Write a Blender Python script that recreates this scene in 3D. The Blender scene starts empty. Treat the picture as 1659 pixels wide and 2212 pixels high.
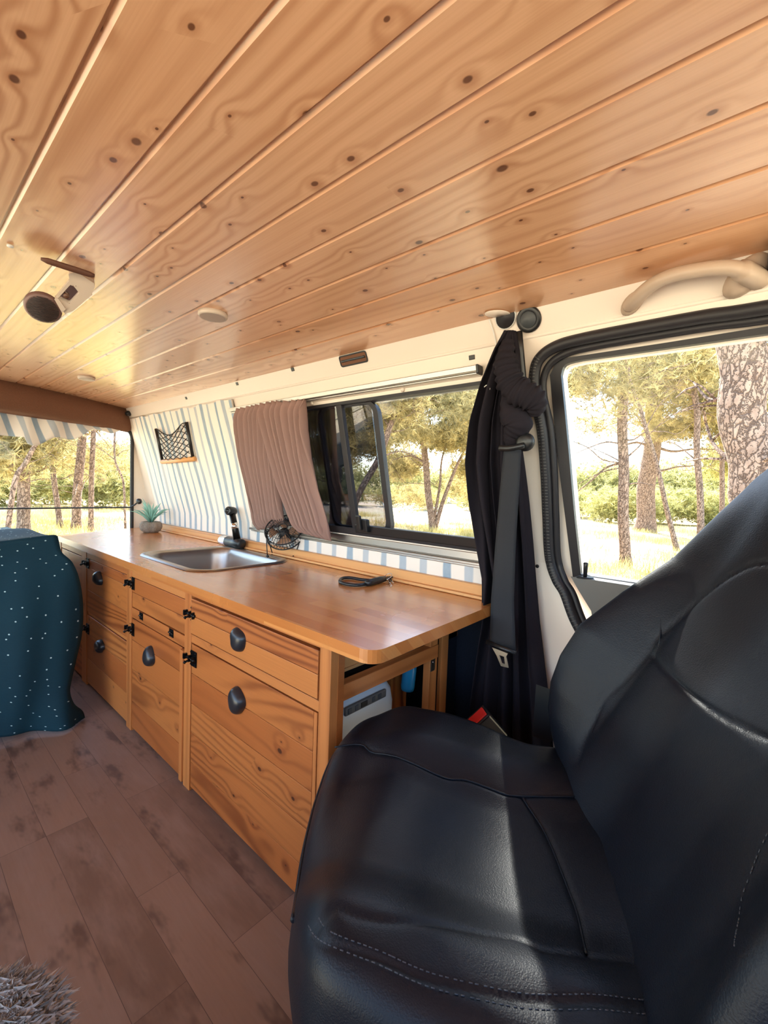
import bpy, bmesh, math, random
import numpy as np
from mathutils import Vector, Matrix
random.seed(7); np.random.seed(7)
S = bpy.context.scene
C = S.collection
PI = math.pi
# ------------------------------------------------------------------ camera
FPX, YAW, PIT, ROL = 954.26, 0.717867, 0.0546981, -0.0360492
CZ = 0.9765
def _R(y, p, r):
    f = np.array([-np.sin(y)*np.cos(p), np.cos(y)*np.cos(p), -np.sin(p)])
    rt = np.array([np.cos(y), np.sin(y), 0.0]); dn = np.cross(f, rt)
    return np.array([np.cos(r)*rt+np.sin(r)*dn, -np.sin(r)*rt+np.cos(r)*dn, f])
RM = _R(YAW, PIT, ROL)
cd = bpy.data.cameras.new('camera'); cam = bpy.data.objects.new('camera', cd); C.objects.link(cam)
cd.sensor_fit = 'HORIZONTAL'; cd.sensor_width = 36; cd.lens = FPX*36/1659
cd.clip_start = 0.02; cd.clip_end = 500
m = Matrix.Identity(4)
for i in range(3):
    m[i][0] = RM[0][i]; m[i][1] = -RM[1][i]; m[i][2] = -RM[2][i]
m[2][3] = CZ
cam.matrix_world = m
S.camera = cam
# ------------------------------------------------------------------ light
S.view_settings.view_transform = 'Standard'; S.view_settings.look = 'None'
S.view_settings.gamma = 1.0; S.view_settings.exposure = 1.3
SUN = Vector((-0.50, 0.62, 0.66)).normalized()
w = bpy.data.worlds.new('sky'); S.world = w; w.use_nodes = True
nt = w.node_tree; bg = nt.nodes['Background']
sk = nt.nodes.new('ShaderNodeTexSky'); sk.sky_type = 'NISHITA'; sk.sun_disc = False
sk.sun_elevation = math.asin(SUN.z); sk.sun_rotation = math.atan2(SUN.x, SUN.y)
sk.air_density = 1.0; sk.dust_density = 0.25; sk.ozone_density = 1.0
hs = nt.nodes.new('ShaderNodeHueSaturation'); hs.inputs['Saturation'].default_value = 0.95
nt.links.new(sk.outputs[0], hs.inputs['Color']); nt.links.new(hs.outputs[0], bg.inputs[0])
bg.inputs[1].default_value = 0.45
sl = bpy.data.lights.new('sun', 'SUN'); sl.energy = 14.5; sl.angle = 0.02; sl.color = (1.0, 0.95, 0.89)
so = bpy.data.objects.new('sun', sl); C.objects.link(so)
so.rotation_euler = SUN.to_track_quat('Z', 'Y').to_euler()
# ------------------------------------------------------------------ pixel -> place
def ray(x, y): return RM.T @ np.array([(x-829.5)/FPX, (y-1106)/FPX, 1.0])
O3 = np.array([0, 0, CZ])
def onY(x, y, Y): r = ray(x, y); return r*Y/r[1]+O3
def onX(x, y, X): r = ray(x, y); return r*X/r[0]+O3
def onZ(x, y, z): r = ray(x, y); return r*(z-CZ)/r[2]+O3
def onP(x, y, o, n):
    r = ray(x, y); n = np.array(n, float); return O3 + r*(np.dot(np.array(o)-O3, n)/np.dot(r, n))
KZ, KT = 0.79, 1.355
def YW(z):                                   # the side wall's profile: upright, leaning in, then leaning in more
    if z < KZ: return 1.18
    if z < KT: return 1.18-0.235*(z-KZ)
    return 1.18-0.235*(KT-KZ)-0.47*(z-KT)
def W(x, z, off=0.0): return (x, YW(z)+off, z)
def onT(x, y, off=0.0):
    r = ray(x, y); k = (1.18+off-.235*(CZ-.79))/(r[1]+.235*r[2]); p = r*k+O3
    if p[2] < .79: p = r*(1.18+off)/r[1]+O3
    if p[2] > KT:
        y0 = YW(KT)+off; k = (y0-.47*(CZ-KT))/(r[1]+.47*r[2]); p = r*k+O3
    return p
def pt(a, b, t): return a+(b-a)*t
def interp(P, t):                            # piecewise linear along a list of points, t in 0..1
    P = [np.array(p, float) for p in P]; n = len(P)-1; k = min(int(t*n), n-1); return pt(P[k], P[k+1], t*n-k)
def smooth(P, n, closed=False):              # Catmull-Rom
    P = [np.array(p, float) for p in P]; N = len(P); out = []
    segs = N if closed else N-1
    for i in range(segs):
        g = lambda j: P[j % N] if closed else P[max(0, min(N-1, j))]
        a, b, c, d = g(i-1), g(i), g(i+1), g(i+2)
        for k in range(n):
            t = k/n
            out.append(.5*((2*b)+(-a+c)*t+(2*a-5*b+4*c-d)*t*t+(-a+3*b-3*c+d)*t**3))
    if not closed: out.append(P[-1])
    return out
def ss(a, b, x):
    t = np.clip((x-a)/(b-a), 0, 1); return t*t*(3-2*t)
# ------------------------------------------------------------------ mesh builder
class MB:
    def __init__(s): s.v = []; s.f = []; s.uv = []; s.sm = []
    def quadset(s, vs, fs, uvs=None, sm=True):
        b = len(s.v); s.v += [tuple(map(float, p)) for p in vs]
        for i, f in enumerate(fs):
            s.f.append([b+j for j in f]); s.sm.append(sm)
            s.uv.append(uvs[i] if uvs else [(vs[j][0], vs[j][1]+vs[j][2]) for j in f])
        return s
    def box(s, x0, x1, y0, y1, z0, z1, g='x', fn=None):
        ou, ov = random.random()*40, random.random()*40
        P = [(x, y, z) for x in (x0, x1) for y in (y0, y1) for z in (z0, z1)]
        F = [(0, 1, 3, 2), (4, 6, 7, 5), (0, 4, 5, 1), (2, 3, 7, 6), (0, 2, 6, 4), (1, 5, 7, 3)]
        ax = 'xyz'.index(g); uvs = []
        for f in F:
            q = [P[i] for i in f]
            nrm = [k for k in range(3) if len(set(p[k] for p in q)) == 1][0]
            rest = [k for k in range(3) if k != nrm]
            if ax in rest: vax = [k for k in rest if k != ax][0]; uvs.append([(p[ax]+ou, p[vax]+ov) for p in q])
            else: uvs.append([(p[rest[0]]*.3+ou, p[rest[1]]+ov) for p in q])
        if fn: P = [fn(*p) for p in P]
        return s.quadset(P, F, uvs, False)
    def grid(s, fn, nu, nv, cu=False, cv=False, uvf=None, sm=True):
        U = nu if cu else nu+1; V = nv if cv else nv+1
        P = [fn(i/nu, j/nv) for i in range(U) for j in range(V)]
        F = []; uvs = []
        for i in range(nu):
            for j in range(nv):
                a, b = i, (i+1) % U if cu else i+1; c, d = j, (j+1) % V if cv else j+1
                F.append((a*V+c, b*V+c, b*V+d, a*V+d))
                q = [(i/nu, j/nv), ((i+1)/nu, j/nv), ((i+1)/nu, (j+1)/nv), (i/nu, (j+1)/nv)]
                uvs.append([uvf(*t) if uvf else t for t in q])
        return s.quadset(P, F, uvs, sm)
    def tube(s, pts, r, n=8, caps=True, flat=1.0, up=None):
        P = [Vector(p) for p in pts]; N = len(P)
        R = r if hasattr(r, '__len__') else [r]*N
        T = [(P[min(i+1, N-1)]-P[max(i-1, 0)]).normalized() for i in range(N)]
        u = Vector(up) if up is not None else T[0].orthogonal()
        ring = []; L = 0; Ls = []
        for i in range(N):
            u = (u-T[i]*u.dot(T[i]))
            if u.length < 1e-6: u = T[i].orthogonal()
            u.normalize(); v = T[i].cross(u)
            if i: L += (P[i]-P[i-1]).length
            Ls.append(L)
            ring.append([P[i]+(u*math.cos(a)*R[i]+v*math.sin(a)*R[i]*flat) for a in [2*PI*k/n for k in range(n)]])
        vs = [p for q in ring for p in q]; F = []; uvs = []
        for i in range(N-1):
            for k in range(n):
                F.append((i*n+k, i*n+(k+1) % n, (i+1)*n+(k+1) % n, (i+1)*n+k))
                uvs.append([(Ls[i], k*R[i]*6/n), (Ls[i], (k+1)*R[i]*6/n), (Ls[i+1], (k+1)*R[i]*6/n), (Ls[i+1], k*R[i]*6/n)])
        if caps:
            F.append(tuple(range(n))[::-1]); uvs.append([(0, 0)]*n)
            F.append(tuple((N-1)*n+k for k in range(n))); uvs.append([(0, 0)]*n)
        return s.quadset(vs, F, uvs)
    def lathe(s, prof, o, ax=(0, 0, 1), n=24, close=True, sx=1, sy=1):
        ax = Vector(ax).normalized(); u = ax.orthogonal().normalized(); v = ax.cross(u); o = Vector(o)
        vs = [o+ax*h+(u*math.cos(2*PI*k/n)*r*sx+v*math.sin(2*PI*k/n)*r*sy) for r, h in prof for k in range(n)]
        F = [(i*n+k, i*n+(k+1) % n, (i+1)*n+(k+1) % n, (i+1)*n+k) for i in range(len(prof)-1) for k in range(n)]
        if close:
            F.append(tuple(range(n))[::-1]); F.append(tuple((len(prof)-1)*n+k for k in range(n)))
        return s.quadset(vs, F)
    def prism(s, loop, fn, d0, d1, holes=(), uvf=None):
        """flat shape with holes, given thickness: fn(a, b, d) -> place"""
        bm = bmesh.new(); loops = []
        for lp in [loop]+list(holes):
            vs = [bm.verts.new((p[0], p[1], 0)) for p in lp]; loops.append(vs)
            for i in range(len(vs)): bm.edges.new((vs[i], vs[(i+1) % len(vs)]))
        bmesh.ops.triangle_fill(bm, use_beauty=True, edges=bm.edges[:])
        bm.verts.index_update(); bm.verts.ensure_lookup_table()
        co = [(v.co.x, v.co.y) for v in bm.verts]; tr = [[v.index for v in f.verts] for f in bm.faces]
        li = [[v.index for v in l] for l in loops]; bm.free()
        n = len(co); ou, ov = random.random()*40, random.random()*40
        uf = uvf or (lambda a, b: (a+ou, b+ov))
        vs = [fn(a, b, d0) for a, b in co]; F = [t[::-1] for t in tr]; U = [[uf(*co[i]) for i in f] for f in F]
        if d1 != d0:
            vs += [fn(a, b, d1) for a, b in co]
            F += [[i+n for i in t] for t in tr]; U += [[uf(*co[i]) for i in t] for t in tr]
            s.quadset(vs, F, U, False)
            vs2 = []; F2 = []; U2 = []
            for l in li:
                b = len(vs2); K = len(l)
                vs2 += [vs[i] for i in l]+[vs[i+n] for i in l]
                for k in range(K):
                    k2 = (k+1) % K; F2.append((b+k, b+k2, b+K+k2, b+K+k))
                    p, q = uf(*co[l[k]]), uf(*co[l[k2]]); U2.append([p, q, (q[0], q[1]+d1-d0), (p[0], p[1]+d1-d0)])
            s.quadset(vs2, F2, U2, False)
        else: s.quadset(vs, F, U, False)
        return s
WL = {}                                       # world position of each parent
def mesh_of(mb, name):
    me = bpy.data.meshes.new(name); me.from_pydata(mb.v, [], mb.f)
    ul = me.uv_layers.new(name='UVMap'); flat = [c for f in mb.uv for p in f for c in p[:2]]
    if len(flat) == len(ul.data)*2: ul.data.foreach_set('uv', flat)
    me.polygons.foreach_set('use_smooth', mb.sm); me.update()
    bm = bmesh.new(); bm.from_mesh(me); bmesh.ops.recalc_face_normals(bm, faces=bm.faces[:]); bm.to_mesh(me); bm.free()
    return me
def obj(name, mb, mat, parent=None, bevel=0, sub=0, solid=0, smooth=None, label=None, normals=True):
    me = mesh_of(mb, name)
    if mat: me.materials.append(mat)
    if smooth is not None: me.polygons.foreach_set('use_smooth', [smooth]*len(me.polygons))
    o = bpy.data.objects.new(name, me); C.objects.link(o)
    if parent is None:
        a = np.array(mb.v); c = Vector(((a[:, 0].min()+a[:, 0].max())/2, (a[:, 1].min()+a[:, 1].max())/2, a[:, 2].min()))
        me.transform(Matrix.Translation(-c)); o.location = c; WL[o] = c
    else:
        o.parent = parent; o.location = -WL[parent]; WL[o] = Vector((0, 0, 0))
    if solid: md = o.modifiers.new('t', 'SOLIDIFY'); md.thickness = solid; md.offset = 0
    if bevel:
        md = o.modifiers.new('b', 'BEVEL'); md.width = bevel; md.segments = 2; md.limit_method = 'ANGLE'; md.angle_limit = .6
    if sub: md = o.modifiers.new('s', 'SUBSURF'); md.levels = sub; md.render_levels = sub
    if label: o['label'] = label
    return o
def tag(o, label, cat, group=None, kind=None):
    o['label'] = label; o['category'] = cat
    if group: o['group'] = group
    if kind: o['kind'] = kind
    return o
def thing(name, loc, label, cat, group=None):
    o = bpy.data.objects.new(name, None); C.objects.link(o); o.location = loc; o.empty_display_size = .05
    WL[o] = Vector(loc); return tag(o, label, cat, group)
def struct(o, label=None):
    o['kind'] = 'structure'
    if label: o['label'] = label
    return o
# ------------------------------------------------------------------ materials
class NT:
    def __init__(s, name):
        s.m = bpy.data.materials.new(name); s.m.use_nodes = True; s.t = s.m.node_tree; s.b = s.t.nodes['Principled BSDF']
        s.out = s.t.nodes['Material Output']
    def n(s, ty, **k):
        q = s.t.nodes.new(ty)
        for a, b in k.items(): setattr(q, a, b)
        return q
    def L(s, a, b): s.t.links.new(a, b)
    def set(s, inp, v):
        if hasattr(v, 'node'): s.L(v, inp)
        else: inp.default_value = v
    def M(s, op, a, b=0.0, c=0.0):
        q = s.n('ShaderNodeMath', operation=op); s.set(q.inputs[0], a); s.set(q.inputs[1], b); s.set(q.inputs[2], c); return q.outputs[0]
    def sep(s, v): q = s.n('ShaderNodeSeparateXYZ'); s.L(v, q.inputs[0]); return q.outputs
    def vec(s, x=0.0, y=0.0, z=0.0):
        q = s.n('ShaderNodeCombineXYZ'); s.set(q.inputs[0], x); s.set(q.inputs[1], y); s.set(q.inputs[2], z); return q.outputs[0]
    def noise(s, v, sc=1.0, det=2.0, rough=.5):
        q = s.n('ShaderNodeTexNoise'); s.L(v, q.inputs['Vector']); q.inputs['Scale'].default_value = sc; q.inputs['Detail'].default_value = det
        q.inputs['Roughness'].default_value = rough; return q.outputs['Fac']
    def ramp(s, f, stops):
        q = s.n('ShaderNodeValToRGB'); s.L(f, q.inputs[0]); e = q.color_ramp.elements
        while len(e) < len(stops): e.new(.5)
        for k, (p, c) in enumerate(stops): e[k].position = p; e[k].color = (*c, 1) if len(c) == 3 else c
        return q.outputs[0]
    def mix(s, f, a, b, mode='MIX'):
        q = s.n('ShaderNodeMix', data_type='RGBA', blend_type=mode); s.set(q.inputs[0], f)
        for i, v in ((6, a), (7, b)):
            if hasattr(v, 'node'): s.L(v, q.inputs[i])
            else: q.inputs[i].default_value = (*v, 1) if len(v) == 3 else v
        return q.outputs[2]
    def step(s, x, a, b):
        q = s.n('ShaderNodeMapRange', interpolation_type='SMOOTHSTEP'); s.set(q.inputs[0], x); q.inputs[1].default_value = a; q.inputs[2].default_value = b; return q.outputs[0]
    def uv(s): return s.sep(s.n('ShaderNodeTexCoord').outputs['UV'])
    def ob(s): return s.n('ShaderNodeTexCoord').outputs['Object']
    def bump(s, h, st=.3, d=.002):
        q = s.n('ShaderNodeBump'); q.inputs['Strength'].default_value = st; q.inputs['Distance'].default_value = d; s.L(h, q.inputs['Height']); s.L(q.outputs[0], s.b.inputs['Normal'])
    def fin(s, col=None, rough=.5, spec=.5, metal=0, coat=0, coatr=.1):
        if col is not None:
            if hasattr(col, 'node'): s.L(col, s.b.inputs['Base Color'])
            else: s.b.inputs['Base Color'].default_value = (*col, 1)
        s.set(s.b.inputs['Roughness'], rough); s.b.inputs['Specular IOR Level'].default_value = spec
        s.b.inputs['Metallic'].default_value = metal; s.b.inputs['Coat Weight'].default_value = coat; s.b.inputs['Coat Roughness'].default_value = coatr
        return s.m
def lin(r, g, b):
    f = lambda c: (c/255/12.92) if c/255 <= .04045 else ((c/255+.055)/1.055)**2.4
    return (f(r), f(g), f(b))
def wood(name, light, mid, dark, knotc, f0=9.0, warp=5.0, contrast=.6, rough=.35, knots=1.0, coat=0.0, kd=5.0, fine=.25, us=.5):
    t = NT(name); u, v, _ = t.uv()
    wn = t.noise(t.vec(t.M('MULTIPLY', u, us), t.M('MULTIPLY', v, 5.0)), 1.0, 2.0, .45)
    vo = t.n('ShaderNodeTexVoronoi', voronoi_dimensions='2D'); vo.inputs['Scale'].default_value = 1.0
    t.L(t.vec(t.M('MULTIPLY', u, kd), t.M('MULTIPLY', v, kd*1.4)), vo.inputs['Vector'])
    d = vo.outputs['Distance']; cs = t.sep(vo.outputs['Color'])
    present = t.M('GREATER_THAN', cs[0], 1-.5*knots) if knots > 0 else t.M('MULTIPLY', cs[0], 0.0)
    pull = t.M('MULTIPLY', t.M('EXPONENT', t.M('MULTIPLY', t.M('MULTIPLY', d, d), -22.0)), present)
    w_ = t.M('ADD', t.M('ADD', t.M('MULTIPLY', v, f0), t.M('MULTIPLY', wn, warp)), t.M('MULTIPLY', pull, .9))
    ring = t.M('MULTIPLY_ADD', t.M('SINE', t.M('MULTIPLY', w_, 2*PI)), .5, .5)
    ring = t.M('POWER', ring, 2.2)
    lo = t.noise(t.vec(t.M('MULTIPLY', u, .5), t.M('MULTIPLY', v, 2.2)), 1.0, 2.0)
    ring = t.M('MULTIPLY', ring, t.M('MULTIPLY', t.step(lo, .36, .66), contrast))
    fn = t.noise(t.vec(t.M('MULTIPLY', u, 7.0), t.M('MULTIPLY', v, 330.0)), 1.0, 2.0)
    tone = t.noise(t.vec(t.M('MULTIPLY', u, .35), t.M('MULTIPLY', v, 1.1), 3.0), 1.0, 1.0)
    c = t.mix(t.step(tone, .35, .68), light, mid)
    c = t.mix(ring, c, dark)
    c = t.mix(t.M('MULTIPLY', fn, fine), c, dark)
    r = t.M('MULTIPLY_ADD', t.M('POWER', cs[1], 3.0), .008*kd, .0035*kd)
    halo = t.M('MULTIPLY', t.M('SUBTRACT', 1.0, t.step(t.M('DIVIDE', d, r), .8, 3.2)), present)
    c = t.mix(t.M('MULTIPLY', halo, .35), c, dark)
    kn = t.M('MULTIPLY', t.M('SUBTRACT', 1.0, t.step(t.M('DIVIDE', d, r), .55, 1.0)), present)
    c = t.mix(t.M('MULTIPLY', kn, .85), c, knotc)
    t.bump(t.M('ADD', t.M('MULTIPLY', ring, -.5), t.M('MULTIPLY', fn, .4)), .12, .001)
    return t.fin(c, rough, .5, coat=coat, coatr=.22)
def plain(name, c, rough=.5, spec=.5, metal=0, nz=0.0, nsc=60.0, bump=0.0, coat=0, bsc=None):
    t = NT(name)
    if nz or bump:
        f = t.noise(t.ob(), nsc, 3.0)
        if nz: c = t.mix(f, tuple(x*(1-nz) for x in c), tuple(min(1, x*(1+nz)) for x in c))
        if bump: t.bump(t.noise(t.ob(), bsc or nsc, 4.0), bump, .002)
    return t.fin(c, rough, spec, metal, coat)
M = {}
M['pine'] = wood('ceiling pine', lin(242,194,156), lin(230,174,130), lin(172,106,62), lin(84,40,22), f0=30, warp=8, contrast=.52, rough=.24, kd=9, fine=.3, coat=.7, us=.4, knots=1.4)
M['cab'] = wood('cabinet pine', lin(196,122,62), lin(174,98,46), lin(112,52,20), lin(58,26,12), f0=22, warp=11, contrast=.8, rough=.42, kd=7, fine=.35, knots=.8, us=.6)
M['cabl'] = wood('rail pine', lin(204,132,72), lin(184,108,54), lin(128,64,26), lin(70,28,12), f0=26, warp=3, contrast=.5, rough=.4, knots=.3, fine=.3)
M['lip'] = wood('upstand pine', lin(236,178,116), lin(222,160,96), lin(180,108,56), lin(110,60,30), f0=40, warp=5, contrast=.6, rough=.45, knots=.2)
def counter_mat(name='worktop birch'):
    t = NT(name); u, v, _ = t.uv()
    br = t.n('ShaderNodeTexBrick', offset=.37, offset_frequency=2); t.L(t.vec(u, v), br.inputs['Vector'])
    for k, x in (('Scale', 1.0), ('Mortar Size', .0004), ('Brick Width', .34), ('Row Height', .042), ('Bias', 0.0)): br.inputs[k].default_value = x
    br.inputs['Color1'].default_value = (0, 0, 0, 1); br.inputs['Color2'].default_value = (1, 1, 1, 1); br.inputs['Mortar'].default_value = (.3, .3, .3, 1)
    bw = t.sep(br.outputs['Color'])[0]
    fn = t.noise(t.vec(t.M('MULTIPLY', u, 9.0), t.M('MULTIPLY', v, 160.0)), 1.0, 3.0)
    mo = t.noise(t.vec(u, v), 5.0, 3.0)
    c = t.mix(t.M('MULTIPLY_ADD', bw, .7, .15), lin(180,106,50), lin(222,152,86))
    c = t.mix(t.M('MULTIPLY', fn, .35), c, lin(168,88,30))
    c = t.mix(t.M('MULTIPLY', t.step(mo, .45, .75), .4), c, lin(206,128,62))
    t.bump(fn, .05, .001)
    return t.fin(c, t.M('MULTIPLY_ADD', mo, .22, .14), .6, coat=.5, coatr=.2)
M['top'] = counter_mat()
def floor_mat():
    t = NT('brown vinyl planks'); u, v, _ = t.uv()
    br = t.n('ShaderNodeTexBrick', offset=.41, offset_frequency=3); t.L(t.vec(u, v), br.inputs['Vector'])
    for k, x in (('Scale', 1.0), ('Mortar Size', .0006), ('Brick Width', .62), ('Row Height', .098), ('Bias', 0.0), ('Mortar Smooth', .3)): br.inputs[k].default_value = x
    br.inputs['Color1'].default_value = (0, 0, 0, 1); br.inputs['Color2'].default_value = (1, 1, 1, 1); br.inputs['Mortar'].default_value = (.5, .5, .5, 1)
    bw = t.sep(br.outputs['Color'])[0]
    off = t.M('MULTIPLY', bw, 31.0)
    n1 = t.noise(t.vec(t.M('MULTIPLY', u, 5.0), t.M('MULTIPLY', v, 16.0), off), 1.0, 4.0, .6)
    n2 = t.noise(t.vec(t.M('MULTIPLY', u, 10.0), t.M('MULTIPLY', v, 160.0), off), 1.0, 2.0)
    n3 = t.noise(t.vec(t.M('MULTIPLY', u, 3.5), t.M('MULTIPLY', v, 9.0), off), 1.0, 4.0, .65)
    c = t.mix(bw, lin(112,88,74), lin(156,126,106))
    c = t.mix(t.step(n1, .35, .75), c, lin(150,124,108))
    c = t.mix(t.M('MULTIPLY', t.step(n3, .54, .68), .7), c, lin(70,52,46))
    c = t.mix(t.M('MULTIPLY', n2, .25), c, lin(82,62,54))
    c = t.mix(t.M('MULTIPLY', br.outputs['Fac'], .7), c, lin(56,42,38))
    t.bump(t.M('SUBTRACT', t.M('MULTIPLY', n2, .3), br.outputs['Fac']), .2, .001)
    return t.fin(c, .48, .4)
M['floor'] = floor_mat()
def stripes(name, freq, wf=.42):
    t = NT(name); u, v, _ = t.uv()
    wob = t.noise(t.vec(t.M('MULTIPLY', u, 9.0), t.M('MULTIPLY', v, 3.0)), 1.0, 3.0)
    x = t.M('ADD', t.M('MULTIPLY', u, freq), t.M('MULTIPLY', wob, .34))
    tri = t.M('PINGPONG', x, .5)
    st = t.M('SUBTRACT', 1.0, t.step(tri, wf*.5-.035, wf*.5+.035))
    ink = t.noise(t.vec(t.M('MULTIPLY', u, 60.0), t.M('MULTIPLY', v, 25.0)), 1.0, 4.0, .7)
    idn = t.n('ShaderNodeTexWhiteNoise', noise_dimensions='1D'); t.L(t.M('FLOOR', t.M('ADD', x, .5)), idn.inputs['W'])
    blue = t.mix(idn.outputs['Value'], lin(186,190,196), lin(116,146,170))
    blue = t.mix(t.M('MULTIPLY', ink, .5), blue, lin(206,212,216))
    c = t.mix(st, lin(240,230,220), blue)
    m = t.fin(c, .85, .2); return m
M['stripe'] = stripes('blue striped cloth', 14.5, .34)
M['stripe2'] = stripes('blue striped cloth wide', 15.0)
M['cream'] = plain('cream painted metal', lin(234,220,206), .38, .5, nz=.03, nsc=4)
M['white'] = plain('white painted metal', lin(226,224,218), .35)
M['seal'] = plain('black rubber', lin(38,36,40), .5, .4, bump=.1, nsc=300)
M['blackp'] = plain('black plastic', lin(26,26,28), .38)
M['greyp'] = plain('grey plastic', lin(92,90,88), .55)
M['beigep'] = plain('beige plastic', lin(190,168,148), .45)
M['alu'] = plain('aluminium', lin(176,170,164), .3, metal=1)
M['chrome'] = plain('chrome', lin(225,222,218), .12, metal=1)
M['brownfelt'] = plain('brown carpet lining', lin(118,84,66), .95, .1, nz=.35, nsc=400, bump=.5)
M['carpet'] = plain('dark wall carpet', lin(28,32,42), .97, .1, nz=.5, nsc=500, bump=.6)
M['curt'] = plain('taupe curtain cloth', lin(150,120,112), .85, .2, nz=.06, nsc=500)
M['dark'] = plain('near black curtain cloth', lin(34,30,36), .9, .15, nz=.15, nsc=600, bump=.2)
M['web'] = plain('black seat belt webbing', lin(36,38,44), .7, .3, bump=.3, nsc=900)
M['red'] = plain('red plastic', lin(214,44,40), .4)
M['stone'] = plain('black pebble', lin(38,38,42), .32, .5, nz=.2, nsc=40)
M['iron'] = plain('black iron', lin(20,18,18), .35, metal=.6)
M['coolbox'] = plain('pale plastic', lin(206,216,220), .4)
M['lidgrey'] = plain('dark grey plastic', lin(66,70,74), .5)
M['bluep'] = plain('blue plastic', lin(30,120,160), .3)
M['lampw'] = plain('off white plastic', lin(206,190,174), .45)
M['net'] = plain('black cord', lin(26,20,22), .7)
M['pot'] = plain('speckled stone pot', lin(140,126,112), .9, nz=.6, nsc=160, bump=.6)
M['leaf'] = plain('pale green leaf', lin(132,182,166), .6, nz=.15, nsc=30)
M['bark'] = None
def steel():
    t = NT('brushed steel'); o = t.sep(t.ob())
    n = t.noise(t.vec(t.M('MULTIPLY', o[0], 12.0), t.M('MULTIPLY', o[1], 300.0), t.M('MULTIPLY', o[2], 300.0)), 1.0, 2.0)
    return t.fin(lin(170,162,156), t.M('MULTIPLY_ADD', n, .12, .26), metal=1)
M['steel'] = steel()
def leather():
    t = NT('black leather'); o = t.ob()
    v = t.n('ShaderNodeTexVoronoi'); t.L(o, v.inputs['Vector']); v.inputs['Scale'].default_value = 420
    n = t.noise(o, 9.0, 3.0); g = t.noise(o, 700.0, 2.0)
    t.bump(t.M('ADD', t.M('ADD', t.M('MULTIPLY', v.outputs['Distance'], .5), t.M('MULTIPLY', n, 2.2)), g), .22, .0016)
    return t.fin(t.mix(n, lin(10,14,22), lin(18,23,32)), t.M('MULTIPLY_ADD', n, .12, .38), .24)
M['leather'] = leather()
def leather_perf():
    t = NT('perforated black leather'); o = t.ob()
    v = t.n('ShaderNodeTexVoronoi'); t.L(o, v.inputs['Vector']); v.inputs['Scale'].default_value = 170; v.inputs['Randomness'].default_value = .25
    n = t.noise(o, 8.0, 2.0); h = t.step(v.outputs['Distance'], .1, .3)
    t.bump(h, .5, .0012)
    return t.fin(t.mix(h, lin(14,16,20), t.mix(n, lin(32,36,42), lin(42,44,50))), .42, .5)
M['thread'] = plain('dark thread', lin(60,62,68), .6)
def quilt_mat():
    t = NT('teal quilt with pale dots'); u, v, _ = t.uv()
    vo = t.n('ShaderNodeTexVoronoi', voronoi_dimensions='2D'); vo.inputs['Scale'].default_value = 1; vo.inputs['Randomness'].default_value = .75
    t.L(t.vec(t.M('MULTIPLY', u, 26.0), t.M('MULTIPLY', v, 26.0)), vo.inputs['Vector'])
    cs = t.sep(vo.outputs['Color'])
    dot = t.M('MULTIPLY', t.M('SUBTRACT', 1.0, t.step(vo.outputs['Distance'], .035, .07)), t.M('GREATER_THAN', cs[0], .25))
    n = t.noise(t.vec(u, v), 4.0, 3.0); f = t.noise(t.vec(t.M('MULTIPLY', u, 90.0), t.M('MULTIPLY', v, 200.0)), 1.0, 2.0)
    c = t.mix(n, lin(10,40,54), lin(14,58,70)); c = t.mix(t.M('MULTIPLY', f, .35), c, lin(8,30,44))
    c = t.mix(dot, c, lin(190,214,214)); t.bump(t.M('ADD', f, t.M('MULTIPLY', n, 2.0)), .3, .003)
    return t.fin(c, .8, .25)
M['quilt'] = quilt_mat()
def glassm(name, col, k=.05):
    t = NT(name); t.t.nodes.remove(t.b)
    tr = t.n('ShaderNodeBsdfTransparent'); tr.inputs[0].default_value = (*col, 1)
    gl = t.n('ShaderNodeBsdfGlossy'); gl.inputs['Roughness'].default_value = .02
    fr = t.n('ShaderNodeFresnel'); fr.inputs[0].default_value = 1.45; mx = t.n('ShaderNodeMixShader')
    t.L(t.M('MULTIPLY', fr.outputs[0], .35 if k == .05 else .15), mx.inputs[0]); t.L(tr.outputs[0], mx.inputs[1]); t.L(gl.outputs[0], mx.inputs[2]); t.L(mx.outputs[0], t.out.inputs[0])
    return t.m
M['glass'] = glassm('clear glass', (.93, .95, .94)); M['tint'] = glassm('tinted glass', (.44, .45, .48), .12)
def barkm():
    t = NT('pine bark'); o = t.sep(t.ob())
    v = t.n('ShaderNodeTexVoronoi', feature='DISTANCE_TO_EDGE'); v.inputs['Scale'].default_value = 1
    wz = t.M('MULTIPLY', t.noise(t.ob(), 9.0, 4.0, .7), 3.4); q = t.vec(t.M('MULTIPLY_ADD', o[0], 20.0, wz), t.M('MULTIPLY_ADD', o[1], 20.0, wz), t.M('MULTIPLY_ADD', o[2], 7.0, wz)); t.L(q, v.inputs['Vector'])
    n = t.noise(t.ob(), 14.0, 4.0); e = t.step(v.outputs['Distance'], .0, .14)
    c = t.mix(n, lin(120,92,78), lin(190,164,146)); c = t.mix(t.M('MULTIPLY', t.M('SUBTRACT', 1.0, e), .7), c, lin(60,40,34))
    t.bump(e, .8, .02); return t.fin(c, .95, .1)
M['bark'] = barkm()
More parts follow.
